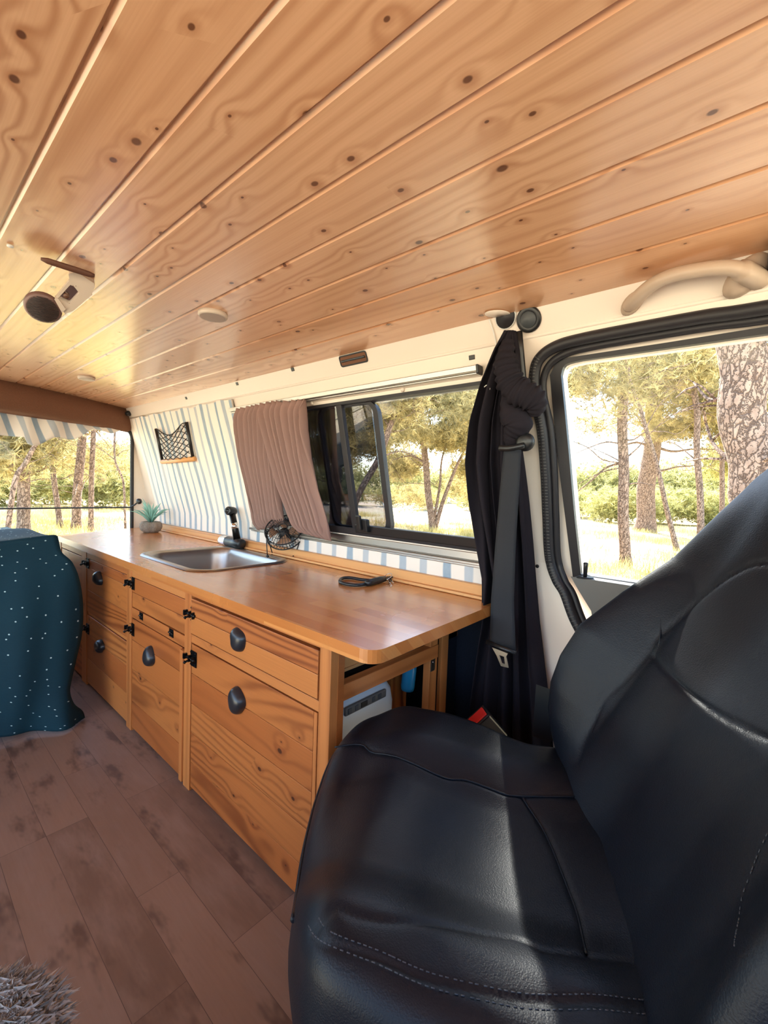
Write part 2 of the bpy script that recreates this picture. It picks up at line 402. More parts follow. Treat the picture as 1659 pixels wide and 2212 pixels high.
def needlem(name, a, b):
    t = NT(name); n = t.noise(t.ob(), 2.5, 2.0); c = t.mix(t.step(n, .35, .65), a, b)
    t.L(c, t.b.inputs['Base Color']); t.b.inputs['Roughness'].default_value = .7; t.b.inputs['Specular IOR Level'].default_value = .2
    tl = t.n('ShaderNodeBsdfTranslucent'); t.L(c, tl.inputs[0]); mx = t.n('ShaderNodeMixShader'); mx.inputs[0].default_value = .35
    t.L(t.b.outputs[0], mx.inputs[1]); t.L(tl.outputs[0], mx.inputs[2]); t.L(mx.outputs[0], t.out.inputs[0]); return t.m
M['needle'] = needlem('pine needles', lin(138,126,82), lin(214,196,140))
M['needle2'] = needlem('bright pine needles', lin(152,150,92), lin(218,208,142))
def groundm():
    t = NT('dry grass and sand'); o = t.ob(); n = t.noise(o, .35, 4.0); f = t.noise(o, 7.0, 4.0, .7)
    c = t.mix(t.step(n, .35, .6), lin(206,178,150), lin(198,186,138)); c = t.mix(t.step(f, .42, .7), c, lin(228,212,190)); c = t.mix(t.M('MULTIPLY', t.step(f, .4, .28), .6), c, lin(120,88,60))
    t.bump(f, .8, .05); return t.fin(c, 1.0, .05)
M['ground'] = groundm()
# ================================================================== THE VAN
def ceil_z(y): return CZ+.434+.02*(1-min(1, (y/1.02)**2))
# ceiling of tongue and groove boards
seams = [-.90,-.80,-.70,-.60,-.50,-.40,-.30,-.20,-.115,-.05,.045,.155,.253,.351,.452,.550,.662,.779,.897,1.022]
prof = []
for i, y in enumerate(seams[:-1]):
    y1 = seams[i+1]; a = [(y+.0030, .005), (y+.0085, 0.0), (y1-.0015, 0.0), (y1, .005)]
    prof.append([(q, ceil_z(q)+dz) for q, dz in a])
mb = MB()
for pr in prof:
    ou, ov = random.random()*40, random.random()*40
    P = pr+[(pr[-1][0]+.0030, pr[-1][1])]
    def fn(u, v, P=P): k = int(round(v*(len(P)-1))); return (pt(.75, -3.12, u), P[k][0], P[k][1])
    mb.grid(fn, 12, len(P)-1, uvf=lambda u, v, P=P, ou=ou, ov=ov: (u*3.87+ou, P[int(round(v*(len(P)-1)))][0]+ov), sm=False)
struct(obj('ceiling', mb, M['pine']), 'varnished knotty pine boards running the length of the van roof')
mb = MB(); mb.box(-3.2, .8, -1.05, 1.06, 1.475, 1.50); struct(obj('trim_1', mb, M['white']), 'white roof skin above the boards')
# floor
mb = MB(); ang = 0.0
mb.quadset([(-3.1, -1.0, 0), (.75, -1.0, 0), (.75, 1.18, 0), (-3.1, 1.18, 0)], [(0, 1, 2, 3)], [[(-3.1+7, -1+4.03), (.75+7, -1+4.03), (.75+7, 1.18+4.03), (-3.1+7, 1.18+4.03)]], False)
mb.box(-3.1, .75, -1.0, 1.18, -.04, -.002)
struct(obj('floor', mb, M['floor']), 'brown wood effect vinyl plank floor')
# side wall with window opening and door opening
def rr(x0, x1, z0, z1, r, n=7, rs=None):
    rs = rs or [r]*4; out = []
    for (cx, cz, a0), q in zip(((x1, z1, 0), (x0, z1, 90), (x0, z0, 180), (x1, z0, 270)), rs):
        sx = -1 if cx == x1 else 1; sz = -1 if cz == z1 else 1
        for k in range(n+1):
            a = math.radians(a0+90*k/n); out.append((cx+sx*q+q*math.cos(a), cz+sz*q+q*math.sin(a)))
    return out
seal_px = [(1243,1339),(1221,1281),(1203,1250),(1189,1204),(1184,1112),(1180,1020),(1172,927),(1157,855),(1157,800),(1172,770),(1206,748),(1261,733),(1372,712),(1521,686),(1659,666)]
sealP = [onT(*p) for p in seal_px]
seal2 = [(p[0], p[2]) for p in sealP]
seal2 = [(-.20, .30), (-.24, .45), (-.31, .575)]+seal2+[(.35, 1.318), (.75, 1.31)]
sealC = smooth(seal2, 5)
WIN = (-1.80, -.52, .800, 1.268)
hole = rr(*WIN, .045)
top = [p for p in sealC if p[1] >= KZ]
up = [(-3.14, KZ), (top[0][0], KZ)]+[tuple(p) for p in top]+[(.75, KT), (-3.14, KT)]
def wallfn(a, b, d): return W(a, b, d)
mb = MB(); mb.prism(up, wallfn, 0, .035, holes=[hole])
low = [tuple(p) for p in sealC if p[1] < KZ]
mb.prism([(-3.14, 0), (-.17, 0)]+low+[(top[0][0], KZ), (-3.14, KZ)], wallfn, 0, .03)
mb.prism([(-3.14, KT), (.75, KT), (.75, 1.46), (-3.14, 1.46)], wallfn, 0, .02)
struct(obj('wall_right', mb, M['cream']), 'cream painted metal side wall of the van')
# raised lip around the sliding window opening and a pressed swage under the crease
mb = MB()
for o_, r_ in ((.020, .006),):
    lp = rr(WIN[0]-o_, WIN[1]+o_, WIN[2]-o_*.4, WIN[3]+o_, .06); mb.tube([W(a, b, 0) for a, b in lp+lp[:1]], r_, 8, caps=False)
mb.tube([W(-3.1, KT, .002), W(.7, KT, .002)], .005, 8)
struct(obj('trim_2', mb, M['cream']), 'pressed cream rim around the side window')
# sliding window
def win_frame(name, x0, x1, z0, z1, w, d0, d1, r, mat):
    mb = MB(); mb.prism(rr(x0, x1, z0, z1, r), wallfn, d0, d1, holes=[rr(x0+w[0], x1-w[1], z0+w[2], z1-w[3], max(.008, r-.01))]); return mb
wf = obj('window_1', win_frame('f', WIN[0]+.001, WIN[1]-.001, WIN[2]-.004, WIN[3]+.002, (.018, .018, .026, .010), -.006, .034, .045, None), M['seal'], bevel=.003)
struct(wf, 'black framed sliding side window, its rear half tinted')
def pane(name, x0, x1, mat, off, parent=wf, z0=WIN[2]+.01, z1=WIN[3]-.004):
    mb = MB(); mb.prism(rr(x0, x1, z0, z1, .02), wallfn, off, off+.004); return obj(name, mb, mat, parent)
pane('pane', -1.03, WIN[1]-.006, M['glass'], .022)
pane('pane', WIN[0]+.01, -1.015, M['tint'], .026)
pane('pane', WIN[0]+.01, -1.16, M['tint'], .008)
mb = MB(); mb.box(-1.178, -1.150, -.002, .016, .80, 1.266, fn=lambda x, y, z: W(x, z, y))
obj('window_bar', mb, M['seal'], wf, bevel=.003)
mb = MB()
mb.prism(rr(-1.30, -.995, .808, 1.264, .045), wallfn, .012, .032, holes=[rr(-1.29, -1.016, .826, 1.256, .035)])
obj('window_bar', mb, M['seal'], wf, bevel=.002)
mb = MB(); mb.box(-1.155, -.53, -.012, .01, .806, .838, fn=lambda x, y, z: W(x, z, y)); obj('window_rail', mb, M['blackp'], wf, bevel=.003)
mb = MB(); mb.box(-1.125, -1.075, -.03, -.010, .815, .862, fn=lambda x, y, z: W(x, z, y)); mb.box(-1.115, -1.095, -.042, -.028, .822, .875, fn=lambda x, y, z: W(x, z, y))
obj('window_latch', mb, M['blackp'], wf, bevel=.004)
# white ledge, lower rail under the window
mb = MB()
for z0, z1, d in ((.768, .792, .010), (.757, .766, .024), (.748, .757, .012)): mb.box(-1.86, -.50, -d, .002, z0, z1, fn=lambda x, y, z: (x, 1.18+y, z))
ob_ = obj('curtain_rail', mb, M['alu'], bevel=.002); tag(ob_, 'long pale metal rail under the side window, above the striped strip', 'rail')
# upper curtain track
mb = MB(); mb.box(-1.84, -.600, -.028, -.004, 1.290, 1.306, fn=lambda x, y, z: W(x, z, y)); mb.box(-1.84, -.600, -.020, -.002, 1.284, 1.290, fn=lambda x, y, z: W(x, z, y))
tr_ = thing('curtain_track', W(-1.2, 1.284), 'long grey aluminium curtain track above the side window', 'curtain track')
obj('track', mb, M['alu'], tr_, bevel=.002)
mb = MB(); mb.box(-.602, -.594, -.030, -.002, 1.283, 1.307, fn=lambda x, y, z: W(x, z, y)); obj('end_cap', mb, M['blackp'], tr_, bevel=.003)
for x in (-.87, -1.30, -1.62):
    mb = MB(); mb.lathe([(.007, 0), (.007, .004), (.003, .008)], W(x, 1.279, -.001), (0, -1, -.2), 10); obj('screw_cap', mb, M['cream'], tr_)
# door seal (ribbed rubber)
mb = MB()
pts3 = [W(p[0], p[1], -.004) for p in smooth(seal2, 14)]
mb.tube(pts3, .0135, 10, caps=True)
inner = smooth([(p[0]+.018, p[1]-.016 if i > 10 else p[1]) for i, p in enumerate(seal2)], 14)
mb2 = MB(); mb2.tube([W(p[0], p[1], .006) for p in inner], .009, 8)
sl_ = thing('door_seal', (-.43, 1.18, .3), 'black ribbed rubber seal around the cab door opening', 'seal')
obj('outer_bead', mb, M['seal'], sl_); obj('inner_bead', mb2, M['seal'], sl_)
mb = MB()
P3 = [Vector(p) for p in pts3]
L = 0; nxt = 0
for i in range(1, len(P3)):
    L += (P3[i]-P3[i-1]).length
    if L > nxt and P3[i].z < 1.3:
        nxt = L+.006; tng = (P3[i]-P3[i-1]).normalized(); sd = tng.cross(Vector((0, -1, 0))).normalized()
        c_ = P3[i]+Vector((0, -.0125, 0)); mb.tube([c_-sd*.007, c_+sd*.007], .0012, 4)
o_ = obj('rib', mb, M['greyp'], sl_); o_['kind'] = 'stuff'
# cab door
DO = .022
g_out = [(p[0]+.004, p[1]) for p in inner]
gl_px = [(1256,1241),(1244,1120),(1232,985),(1222,880),(1215,812),(1224,790),(1260,780),(1440,755),(1659,724)]
gl = [(lambda q: (q[0], q[2]))(onT(*p, DO)) for p in gl_px]
gl_in = gl[:4]+[tuple(p) for p in smooth(gl[4:7], 4)]+gl[7:]
GT = gl[-1][1]; GB = gl[0][1]
door_out = [tuple(p) for p in smooth(seal2, 4)]
door_loop = door_out+[(.75, .3)]
ghole = gl_in+[(.62, GT), (.62, GB)]
def dfn(a, b, d): return (a, (1.18-.235*(b-KZ))+DO+d, b)
ghole = [(a, b) for a, b in ghole]
mb = MB(); mb.prism([p for p in door_loop if p[1] > .0], dfn, 0.004, .034, holes=[ghole])
dr = obj('door_1', mb, M['cream']); struct(dr, 'cream metal cab door frame')
fr_o = [(lambda q: (q[0], q[2]))(onT(*p, DO)) for p in [(1238,1243),(1224,1120),(1207,985),(1197,880),(1191,812),(1212,781),(1260,770),(1440,743),(1659,708)]]
fr_o = fr_o[:4]+[tuple(p) for p in smooth(fr_o[4:7], 4)]+fr_o[7:]
mb = MB(); mb.prism([(a, b) for a, b in fr_o]+[(.66, fr_o[-1][1]), (.66, GB-.016), (fr_o[0][0], GB-.016)], dfn, -.010, .002, holes=[ghole])
obj('window_frame', mb, M['seal'], dr, bevel=.004)
mb = MB(); mb.prism(ghole, dfn, .012, .016); obj('pane', mb, M['glass'], dr)
# grey door card below the glass
dc = [(lambda q: (q[0], q[2]))(onT(*p, 0)) for p in [(1224,1250),(1250,1290),(1262,1330)]]
dc = [(-.372, .768), (-.350, .735), (-.318, .69), (-.30, .60), (-.23, .45), (-.19, .30), (.66, .30), (.66, .768)]
mb = MB(); mb.prism(dc, lambda a, b, d: (a, 1.18+d, b), -.022, .02); obj('door_card', mb, M['greyp'], dr, bevel=.010)
mb = MB(); q = onT(1268, 1244, 0)
mb.lathe([(.018, 0), (.018, .003)], (q[0], 1.165, .768), n=16, sx=1.2, sy=.7); mb.lathe([(.0045, 0), (.0055, .03), (.006, .036), (.003, .038)], (q[0], 1.165, .770), n=12)
obj('lock_pin', mb, M['blackp'], dr)
# small holes and pads in the B pillar
mb = MB(); q = onT(1161, 1223); mb.lathe([(.005, 0), (.005, .001)], (q[0], 1.1792, q[2]), (0, -1, 0), 14); o_ = obj('hole_plug', mb, M['blackp']); tag(o_, 'small round black plug in the white pillar beside the door seal', 'plug')
# roof clips
for i, (px, py, lb) in enumerate(((402,860,'small black clip above the striped cloth, rearmost on the cream roof edge'), (512,829,'small black clip above the left edge of the taupe curtains'), (632,798,'small black clip left of the rectangular roof recess'), (1019,772,'small square black clip above the front end of the curtain track'))):
    q = onT(px, py, -.001)
    mb = MB(); mb.box(q[0]-.009, q[0]+.009, -.002, .001, q[2]-.006, q[2]+.006, fn=lambda x, y, z: W(x, z, y))
    o_ = obj('roof_clip', mb, M['blackp'], bevel=.003); tag(o_, lb, 'clip', 'black clips in the cream roof edge')
# rectangular recess
mb = MB(); a, b, c_, d_ = [onT(*p, -.0015) for p in ((731,770),(785,758),(800,778),(746,795))]
xl, xr, zt, zb = a[0], (b[0]+c_[0])/2, (a[2]+b[2])/2, (c_[2]+d_[2])/2
t_ = thing('roof_recess', W(xl, zb), 'dark rectangular recess with rounded corners in the cream roof edge', 'recess')
mb.prism(rr(xl, xr, zb, zt, .008), wallfn, -.003, -.0005, holes=[rr(xl+.004, xr-.004, zb+.004, zt-.004, .006)]); obj('rim', mb, M['blackp'], t_)
mb = MB(); mb.prism(rr(xl+.003, xr-.003, zb+.003, zt-.003, .006), wallfn, -.0015, -.0005); obj('inset', mb, M['brownfelt'], t_)
mb = MB(); mb.tube([W(xl+.01, (zt+zb)/2, -.003), W(xr-.01, (zt+zb)/2, -.003)], .004, 8); obj('bar', mb, M['lidgrey'], t_)
# speaker cap and hole at the top of the pillar
q = onT(1143, 690, 0)
t_ = thing('speaker_cap', tuple(q), 'round black speaker cap on the cream roof edge above the belt pillar', 'speaker')
nrm = (0, -.9, -.42)
mb = MB(); mb.lathe([(.030, 0), (.030, .004), (.026, .007), (.020, .005), (.0, .004)], q, nrm, 28); obj('cap', mb, M['blackp'], t_)
mb = MB(); mb.lathe([(.019, .0), (.017, .003), (.0, .004)], q+np.array([0, -.0055, -.0025]), nrm, 24, close=False); obj('inset', mb, M['lidgrey'], t_)
q = onT(1092, 686, -.004)
t_ = thing('round_opening', tuple(q), 'round dark opening cut in boards and roof edge, beside the black speaker cap', 'opening')
mb = MB(); mb.lathe([(.026, 0), (.026, .002)], q, nrm, 24, sx=1.0, sy=.9); obj('hole', mb, M['seal'], t_)
mb = MB(); mb.lathe([(.026, -.001), (.0275, .0035), (.029, -.001)], q, nrm, 24, close=False, sx=1, sy=.9); obj('rim', mb, M['white'], t_)
q2 = onT(1080, 664, -.01); 
mb = MB(); mb.lathe([(.028, 0), (.028, .0015)], (q2[0]-.004, 1.0, ceil_z(1.0)-.0015), (0, 0, -1), 24, sx=1.1, sy=.8); obj('cut_edge', mb, M['cream'], t_)
# white wire
mb = MB(); P = [onT(x, y, -.006) for x, y in ((1056,690),(1064,712),(1071,740),(1073,775))]; mb.tube(smooth(P, 5), .0018, 6); o_ = obj('wire', mb, M['white']); tag(o_, 'thin white wire running down from the round opening behind the black curtain', 'wire')
# grab handle
GH = thing('grab_handle', W(-.15, 1.37), 'moulded beige grab handle above the cab door window', 'handle')
hp = [(1366,657,.0),(1380,640,-.022),(1412,613,-.040),(1455,594,-.050),(1510,583,-.052),(1560,578,-.050),(1595,582,-.044),(1618,592,-.026),(1630,600,-.004)]
P = smooth([onT(x, y, o) for x, y, o in hp], 6); n = len(P)
R_ = [.017+.004*abs(2*i/(n-1)-1)**2+(.006 if i > n*.75 else 0) for i in range(n)]
mb = MB(); mb.tube(P, R_, 14, flat=.72, up=(0, 1, .3)); obj('grip', mb, M['beigep'], GH)
mb = MB(); a = onT(1612, 596, .004); mb.lathe([(.032, 0), (.030, .012), (.024, .022), (.012, .028), (.0, .029)], a, (0, -.9, -.3), 24, sx=1.3, sy=.8); obj('mount', mb, M['beigep'], GH)
mb = MB(); a = onT(1366, 655, 0); mb.lathe([(.022, 0), (.020, .008), (.0, .012)], a, (0, -.9, -.3), 20, sx=1.2, sy=.8); obj('mount', mb, M['beigep'], GH)
mb = MB(); mb.box(-.030, .30, .972, 1.04, 1.372, 1.412); o_ = obj('trim_3', mb, M['lidgrey'], bevel=.008); struct(o_, 'dark grey trim at the front edge of the roof')
# ---- rear wall
RX = -3.10
def rwf(a, b, d): return (RX+d, a, b)
zt_, zb_ = 1.30, .50
mb = MB(); mb.prism([(-1.10, 0), (1.20, 0), (1.20, 1.47), (-1.10, 1.47)], rwf, -.03, 0, holes=[rr(-1.0, 1.072, zb_, zt_, .07)])
struct(obj('wall_rear', mb, M['cream']), 'cream rear wall with the tailgate opening')
mb = MB(); lp = rr(-1.0, 1.072, zb_, zt_, .07); mb.tube([(RX+.003, a, b) for a, b in lp+lp[:1]], .011, 8, caps=False)
o_ = obj('window_2', mb, M['seal']); struct(o_, 'rear window edged with black rubber')
mb = MB(); mb.prism(lp, rwf, -.022, -.018); obj('pane', mb, M['glass'], o_)
# brown header beam, bowed
def beam(u, v):
    y = pt(-1.0, 1.06, u); x0 = -2.80-.30*ss(.3, 1.1, y)*1.0
    x0 = -2.79-.285*max(0, (y-.2)/.86)**1.6 if y > .2 else -2.79
    ztop = ceil_z(y)+.004; zb = 1.292-.02*max(0, y)**2
    prf = [(x0-.2, ztop), (x0, ztop), (x0+.002, (ztop+zb)/2), (x0-.004, zb+.02), (x0-.02, zb+.004), (x0-.045, zb), (x0-.2, zb+.004)]
    k = int(round(v*6)); return (max(prf[k][0], -3.12), y, prf[k][1])
mb = MB(); mb.grid(beam, 50, 6, sm=True); o_ = obj('trim_4', mb, M['brownfelt']); struct(o_, 'brown carpeted header beam above the rear window')
# fill where the beam drops at the corner: small black bolt
mb = MB(); q = np.array((-3.04, 1.035, 1.382)); mb.lathe([(.016, 0), (.018, .02), (.006, .035)], q, (.8, -.6, -.2), 12); o_ = obj('corner_fixing', mb, M['blackp']); tag(o_, 'small black fixing where the brown beam meets the side wall', 'fixing')
# striped roller cloth in the rear window
def rc(u, v):
    y = pt(-.7, 1.0, u); drop = .10-.02*u
    # lower edge: hangs .13 below the beam then rises to the right with a scalloped end
    d = .115 if y < .52 else .115*(1-ss(.52, .98, y))*1.0+.028*(1+.6*math.sin((y-.52)*34))
    z = 1.325-v*(d+.03)
    return (-3.055+.018*math.sin(y*21+v*2)*v+.01*math.sin(y*50), y, z)
mb = MB(); mb.grid(rc, 120, 10, uvf=lambda u, v: (u*1.7-v*.05, v*.12)); o_ = obj('rolled_cloth', mb, M['stripe2'], solid=.003); tag(o_, 'blue striped cloth hanging along the top of the rear window', 'cloth')
# cord across the rear window and its hook
t_ = thing('cord', (-3.0, .9, .80), 'thin black elastic cord stretched across the rear window', 'cord')
h = onX(300, 1083, -3.02); e0 = onX(281, 1096, -3.07); e1 = onX(0, 1099, -3.07); e2 = e1+(e1-e0)*3.2
mb = MB(); mb.tube([h, pt(h, e0, .5)+np.array([0, 0, -.004]), e0, e1, e2], .0045, 6); obj('line', mb, M['blackp'], t_)
mb = MB(); mb.lathe([(.018, 0), (.018, .01), (.010, .016)], np.array(h)+np.array([-.0, .004, .0]), (.5, -.8, 0), 14); obj('hook', mb, M['blackp'], t_)
# ---- striped lining on the rear quarter
fp = [(290,908),(338,893),(402,880),(450,868),(497,858)]; tp = [onT(x, y, -.006) for x, y in fp]
x0, x1 = -3.03, -1.83
def fab(u, v):
    xt = pt(x0+.01, x1+.0, u); xb = pt(-2.96, -1.80, u)
    zt = 1.348-.004*math.sin(u*40); zb = .705; z = pt(zt, zb, v); x = pt(xt, xb, v)
    return W(x, z, -.006+.0035*math.sin(u*75+v*3)*(1-.5*v)-.002*math.sin(v*9+u*8))
mb = MB(); mb.grid(fab, 150, 24, uvf=lambda u, v: (u*1.18, v*.66)); o_ = obj('striped_lining', mb, M['stripe']); tag(o_, 'tall white cloth with blue grey stripes covering the wall behind the sink', 'cloth')
mb = MB()
for k in range(2): mb.tube([fab(0.999, j/24) for j in range(25)], .004, 6)
o_ = obj('hem', mb, M['stripe'], o_)
def fab2(u, v): return (pt(-1.83, -.50, u), 1.18-.006-.003*math.sin(u*60), pt(.757, .700, v))
mb = MB(); mb.grid(fab2, 90, 3, uvf=lambda u, v: (u*1.33+5, v*.06)); o_ = obj('striped_strip', mb, stripes('blue checked strip', 11.5, .34)); tag(o_, 'narrow strip of blue striped cloth under the window, above the worktop upstand', 'cloth')
# ---- net pocket
t_ = thing('net_pocket', tuple(onT(380, 995, -.02)), 'black net pocket with wooden lower edge on the striped cloth', 'net')
TL, TR, BL, BR = [onT(x, y, -.022) for x, y in ((337,926),(403,913),(351,996),(417,990))]
def nq(u, v): return pt(pt(TL, TR, u), pt(BL, BR, u), v)
for a_, b_ in ((0, 0), (1, -.02)): mb = MB(); mb.tube([nq(a_, b_), nq(a_, 1)], .009, 8); obj('side_bar', mb, M['blackp'], t_)
mb = MB(); mb.tube([nq(-.02, 1.02), nq(1.03, 1.02)], .013, 8); obj('bottom_bar', mb, M['lip'], t_)
mb = MB()
sag = lambda u: .28*math.sin(PI*min(1, u*1.15))**1.2*(1-u*.2)
N = 5
bul = lambda u, v: np.array([0, -.02*math.sin(PI*u)*v, 0])
for k in range(-N, N+1):
    for sgn in (1, -1):
        P = []
        for j in range(15):
            v = j/14; u = (k/N+v*1.1) if sgn > 0 else (1-k/N-v*1.1)
            if 0 <= u <= 1:
                vv = sag(u)+(1-sag(u))*v; P.append(nq(u, vv)+bul(u, vv))
        if len(P) > 1: mb.tube(P, .0022, 4)
mb.tube([nq(j/16, sag(j/16))+bul(j/16, 0) for j in range(17)], .003, 6)
obj('netting', mb, M['net'], t_)
# ================================================================== KITCHEN
WT, WB = .663, .635
FY = .63
corner = [(lambda q: (q[0], q[1]))(onZ(x, y, WT)) for x, y in ((790,1404),(840,1404))]
XE = -.550
sk_px = [(318,1199),(326,1193),(345,1189),(400,1182),(470,1178),(508,1178),(540,1182),(580,1190),(618,1200),(627,1207),(618,1214),(590,1220),(540,1229),(500,1235),(465,1238),(430,1236),(400,1230),(360,1216)]
skq = [onZ(x, y, WT) for x, y in sk_px]
# sink: rounded rectangle in the worktop
SX0, SX1, SY0, SY1 = -1.995, -1.445, .70, 1.115
sk0 = rr(SX0, SX1, SY0, SY1, .09, 8)
outl = [(-3.085, 1.152), (-2.84, .615)]+[( -.60, .612)]
for k in range(7):
    a = -PI/2+PI/2*k/6; outl.append((XE-.035+.035*math.cos(a), .612+.035+.035*math.sin(a)))
outl += [(-.562, 1.152)]
hole_s = rr(SX0+.015, SX1-.015, SY0+.015, SY1-.015, .08, 8)
mb = MB(); mb.prism(outl, lambda a, b, d: (a, b, d), WB, WT, holes=[hole_s])
o_ = obj('worktop', mb, M['top'], bevel=.002); tag(o_, 'long orange varnished block wood worktop with a rounded near corner', 'worktop')
# sink
SKT = thing('kitchen_sink', ((SX0+SX1)/2, (SY0+SY1)/2, WT), 'rectangular stainless steel sink set in the wooden worktop', 'sink')
def ringpt(lp, k, z): return (lp[k][0], lp[k][1], z)
rings = []
def rl(ins, r, z): return [(a, b, z) for a, b in rr(SX0+ins, SX1-ins, SY0+ins, SY1-ins, r, 8)]
for ins, r, z in ((-.004, .095, WT+.001), (.000, .09, WT+.005), (.012, .085, WT+.006), (.024, .078, WT+.003), (.030, .075, WT-.006), (.036, .072, WT-.03), (.048, .066, WT-.12), (.062, .055, WT-.142), (.10, .04, WT-.15)): rings.append(rl(ins, r, z))
# near rim narrower at the tap side: keep the bowl rectangular
n_ = len(rings[0]); vs = [p for r in rings for p in r]; F = [(i*n_+k, i*n_+(k+1) % n_, (i+1)*n_+(k+1) % n_, (i+1)*n_+k) for i in range(len(rings)-1) for k in range(n_)]
F.append(tuple((len(rings)-1)*n_+k for k in range(n_)))
mb = MB(); mb.quadset(vs, F); obj('basin', mb, M['steel'], SKT)
mb = MB(); 
for k in range(5): mb.box(SX1-.0400, SX1-.0375, .84+k*.02, .848+k*.02, WT-.055, WT-.030)
obj('overflow', mb, M['blackp'], SKT)
mb = MB(); mb.lathe([(.035, 0), (.035, .003), (.025, .005), (.022, .002), (0.001, .002)], ((SX0+SX1)/2, (SY0+SY1)/2, WT-.149), n=24); obj('drain', mb, M['chrome'], SKT)
# tap
tb = onZ(502, 1183, WT); FT = thing('kitchen_tap', tuple(tb), 'black folding kitchen tap with chrome end behind the sink', 'tap')
A = onP(480, 1170, (tb[0], tb[1], WT+.03), (0, 0, 1)); 
A = onY(479, 1170, tb[1]); B = onY(523, 1171, tb[1]); A[2] = B[2] = WT+.026
mb = MB(); ax = B-A; Lx = np.linalg.norm(ax); mb.lathe([(.018, Lx*.30), (.024, Lx*.30), (.024, Lx*.97), (.020, Lx), (.001, Lx)], A, ax, 20, close=True); obj('body', mb, M['blackp'], FT)
mb = MB(); mb.lathe([(.001, 0), (.022, 0), (.0245, .006), (.0245, Lx*.31)], A, ax, 20, close=False); obj('collar', mb, M['chrome'], FT)
mb = MB(); mb.lathe([(.02, 0), (.02, .006)], (tb[0], tb[1], WT+.001), n=20); obj('foot', mb, M['blackp'], FT)
p0 = onY(512, 1165, tb[1]); p1 = onY(507, 1135, tb[1]); p2 = onY(500, 1104, tb[1])
mb = MB(); mb.tube([p0, p1, p2], [.017, .015, .015], 16); obj('spout', mb, M['iron'], FT)
mb = MB(); mb.tube([pt(p0, p1, .75), pt(p0, p1, 1.15)], .0165, 16); obj('band', mb, M['chrome'], FT)
mb = MB(); mb.lathe([(.019, -.02), (.021, -.01), (.021, .022), (.016, .030), (.010, .030), (.009, .024)], p2, (.35, -.9, .1), 18); obj('spray_head', mb, M['blackp'], FT)
# upstand
mb = MB(); mb.box(-3.08, -.56, 1.135, 1.172, WT+.001, WT+.010); mb.box(-3.08, -.56, 1.152, 1.172, WT+.001, .702)
o_ = obj('upstand', mb, M['lip'], bevel=.0025); tag(o_, 'pale wooden upstand strip along the back of the worktop', 'upstand')
# cabinets ---------------------------------------------------------
def boards(mb, x0, x1, z0, z1, cuts, y0, y1, g='x'):
    zs = [z0]+list(cuts)+[z1]
    for a, b in zip(zs[:-1], zs[1:]): mb.box(x0, x1, y0, y1, a+.0006, b-.0006, g)
    return mb
def pebble(x, z, w, h, sq, parent, lb=None, seed=0):
    rnd = random.Random(seed); ph = rnd.random()*6
    def f(u, v):
        a = 2*PI*u; b = PI*v
        r = 1+.10*math.cos(a*2+ph)+.07*math.cos(a*3+ph*2)
        return (x+w*.5*r*math.cos(a)*math.sin(b)**.8, FY-.004-.026*(1-math.cos(b))*.5*1.0-.004, z+h*.5*r*math.sin(a)*math.sin(b)**.8)
    def f2(u, v):
        a = 2*PI*u; b = PI*.5*v                      # half dome
        rad = math.cos(b)**.7; r = 1+.09*math.cos(a*2+ph)+.08*math.cos(a*3+ph*2)+sq*.1*math.cos(a*4)
        return (x+w*.5*r*math.cos(a)*rad, FY-.001-.026*math.sin(b)**.9, z+h*.5*r*math.sin(a)*rad)
    mb = MB(); mb.grid(f2, 28, 9, cu=True); return obj('handle', mb, M['stone'], parent)
def latch(x, z, parent, seed=0):
    """black barrel bolt: keeper on the post at x, plate and sliding bolt on the door to the right"""
    mb = MB(); y = FY-.0008
    mb.box(x+.012, x+.052, y-.002, y, z-.024, z+.024); 
    for sz in (-.019, .019):
        for sx in (.017, .047): mb.lathe([(.003, 0), (.002, .002), (0.0005, .0025)], (x+sx, y-.002, z+sz), (0, -1, 0), 8)
    mb.box(x+.018, x+.024, y-.012, y-.001, z-.010, z+.010); mb.box(x+.040, x+.046, y-.012, y-.001, z-.010, z+.010)
    mb.tube([(x-.018, y-.008, z), (x+.052, y-.008, z)], .0042, 8)
    mb.tube([(x+.030, y-.010, z), (x+.030, y-.026, z-.004)], .0035, 8); mb.lathe([(.001, -.001), (.006, .003), (.001, .008)], (x+.030, y-.024, z-.004), (0, -1, 0), 10)
    mb.box(x-.016, x-.002, y-.002, y, z-.020, z+.020); mb.box(x-.013, x-.005, y-.014, y-.001, z-.008, z+.008)
    return obj('latch', mb, M['iron'], parent)
def hinge(x, z, parent):
    mb = MB(); y = FY-.0008; mb.box(x-.016, x+.016, y-.0015, y, z-.013, z+.013); mb.tube([(x-.016, y-.003, z), (x+.016, y-.003, z)], .0028, 8)
    for sx in (-.01, 0, .01):
        for sz in (-.008, .008): mb.lathe([(.002, 0), (.0005, .0015)], (x+sx, y-.0015, z+sz), (0, -1, 0), 6)
    return obj('hinge', mb, M['iron'], parent)
def cabinet(x0, x1, post, label):
    c = thing('kitchen_cabinet', ((x0+x1)/2, FY+.2, 0), label, 'cabinet', 'wooden cabinets under the worktop')
    mb = MB(); mb.box(post[0], post[1], FY-.003, FY+.03, .0, WB, 'z'); obj('post', mb, M['cabl'], c, bevel=.0015)
    mb = MB(); mb.box(post[1], x1, FY+.018, FY+.036, 0, WB, 'x'); obj('carcass', mb, M['cab'], c)
    return c
def door(c, name, x0, x1, z0, z1, cuts=(), y=.0, mat=None):
    mb = MB(); boards(mb, x0+.002, x1-.002, z0+.002, z1-.002, cuts, FY+y, FY+.017, 'x'); return obj(name, mb, mat or M['cab'], c, bevel=.0012)
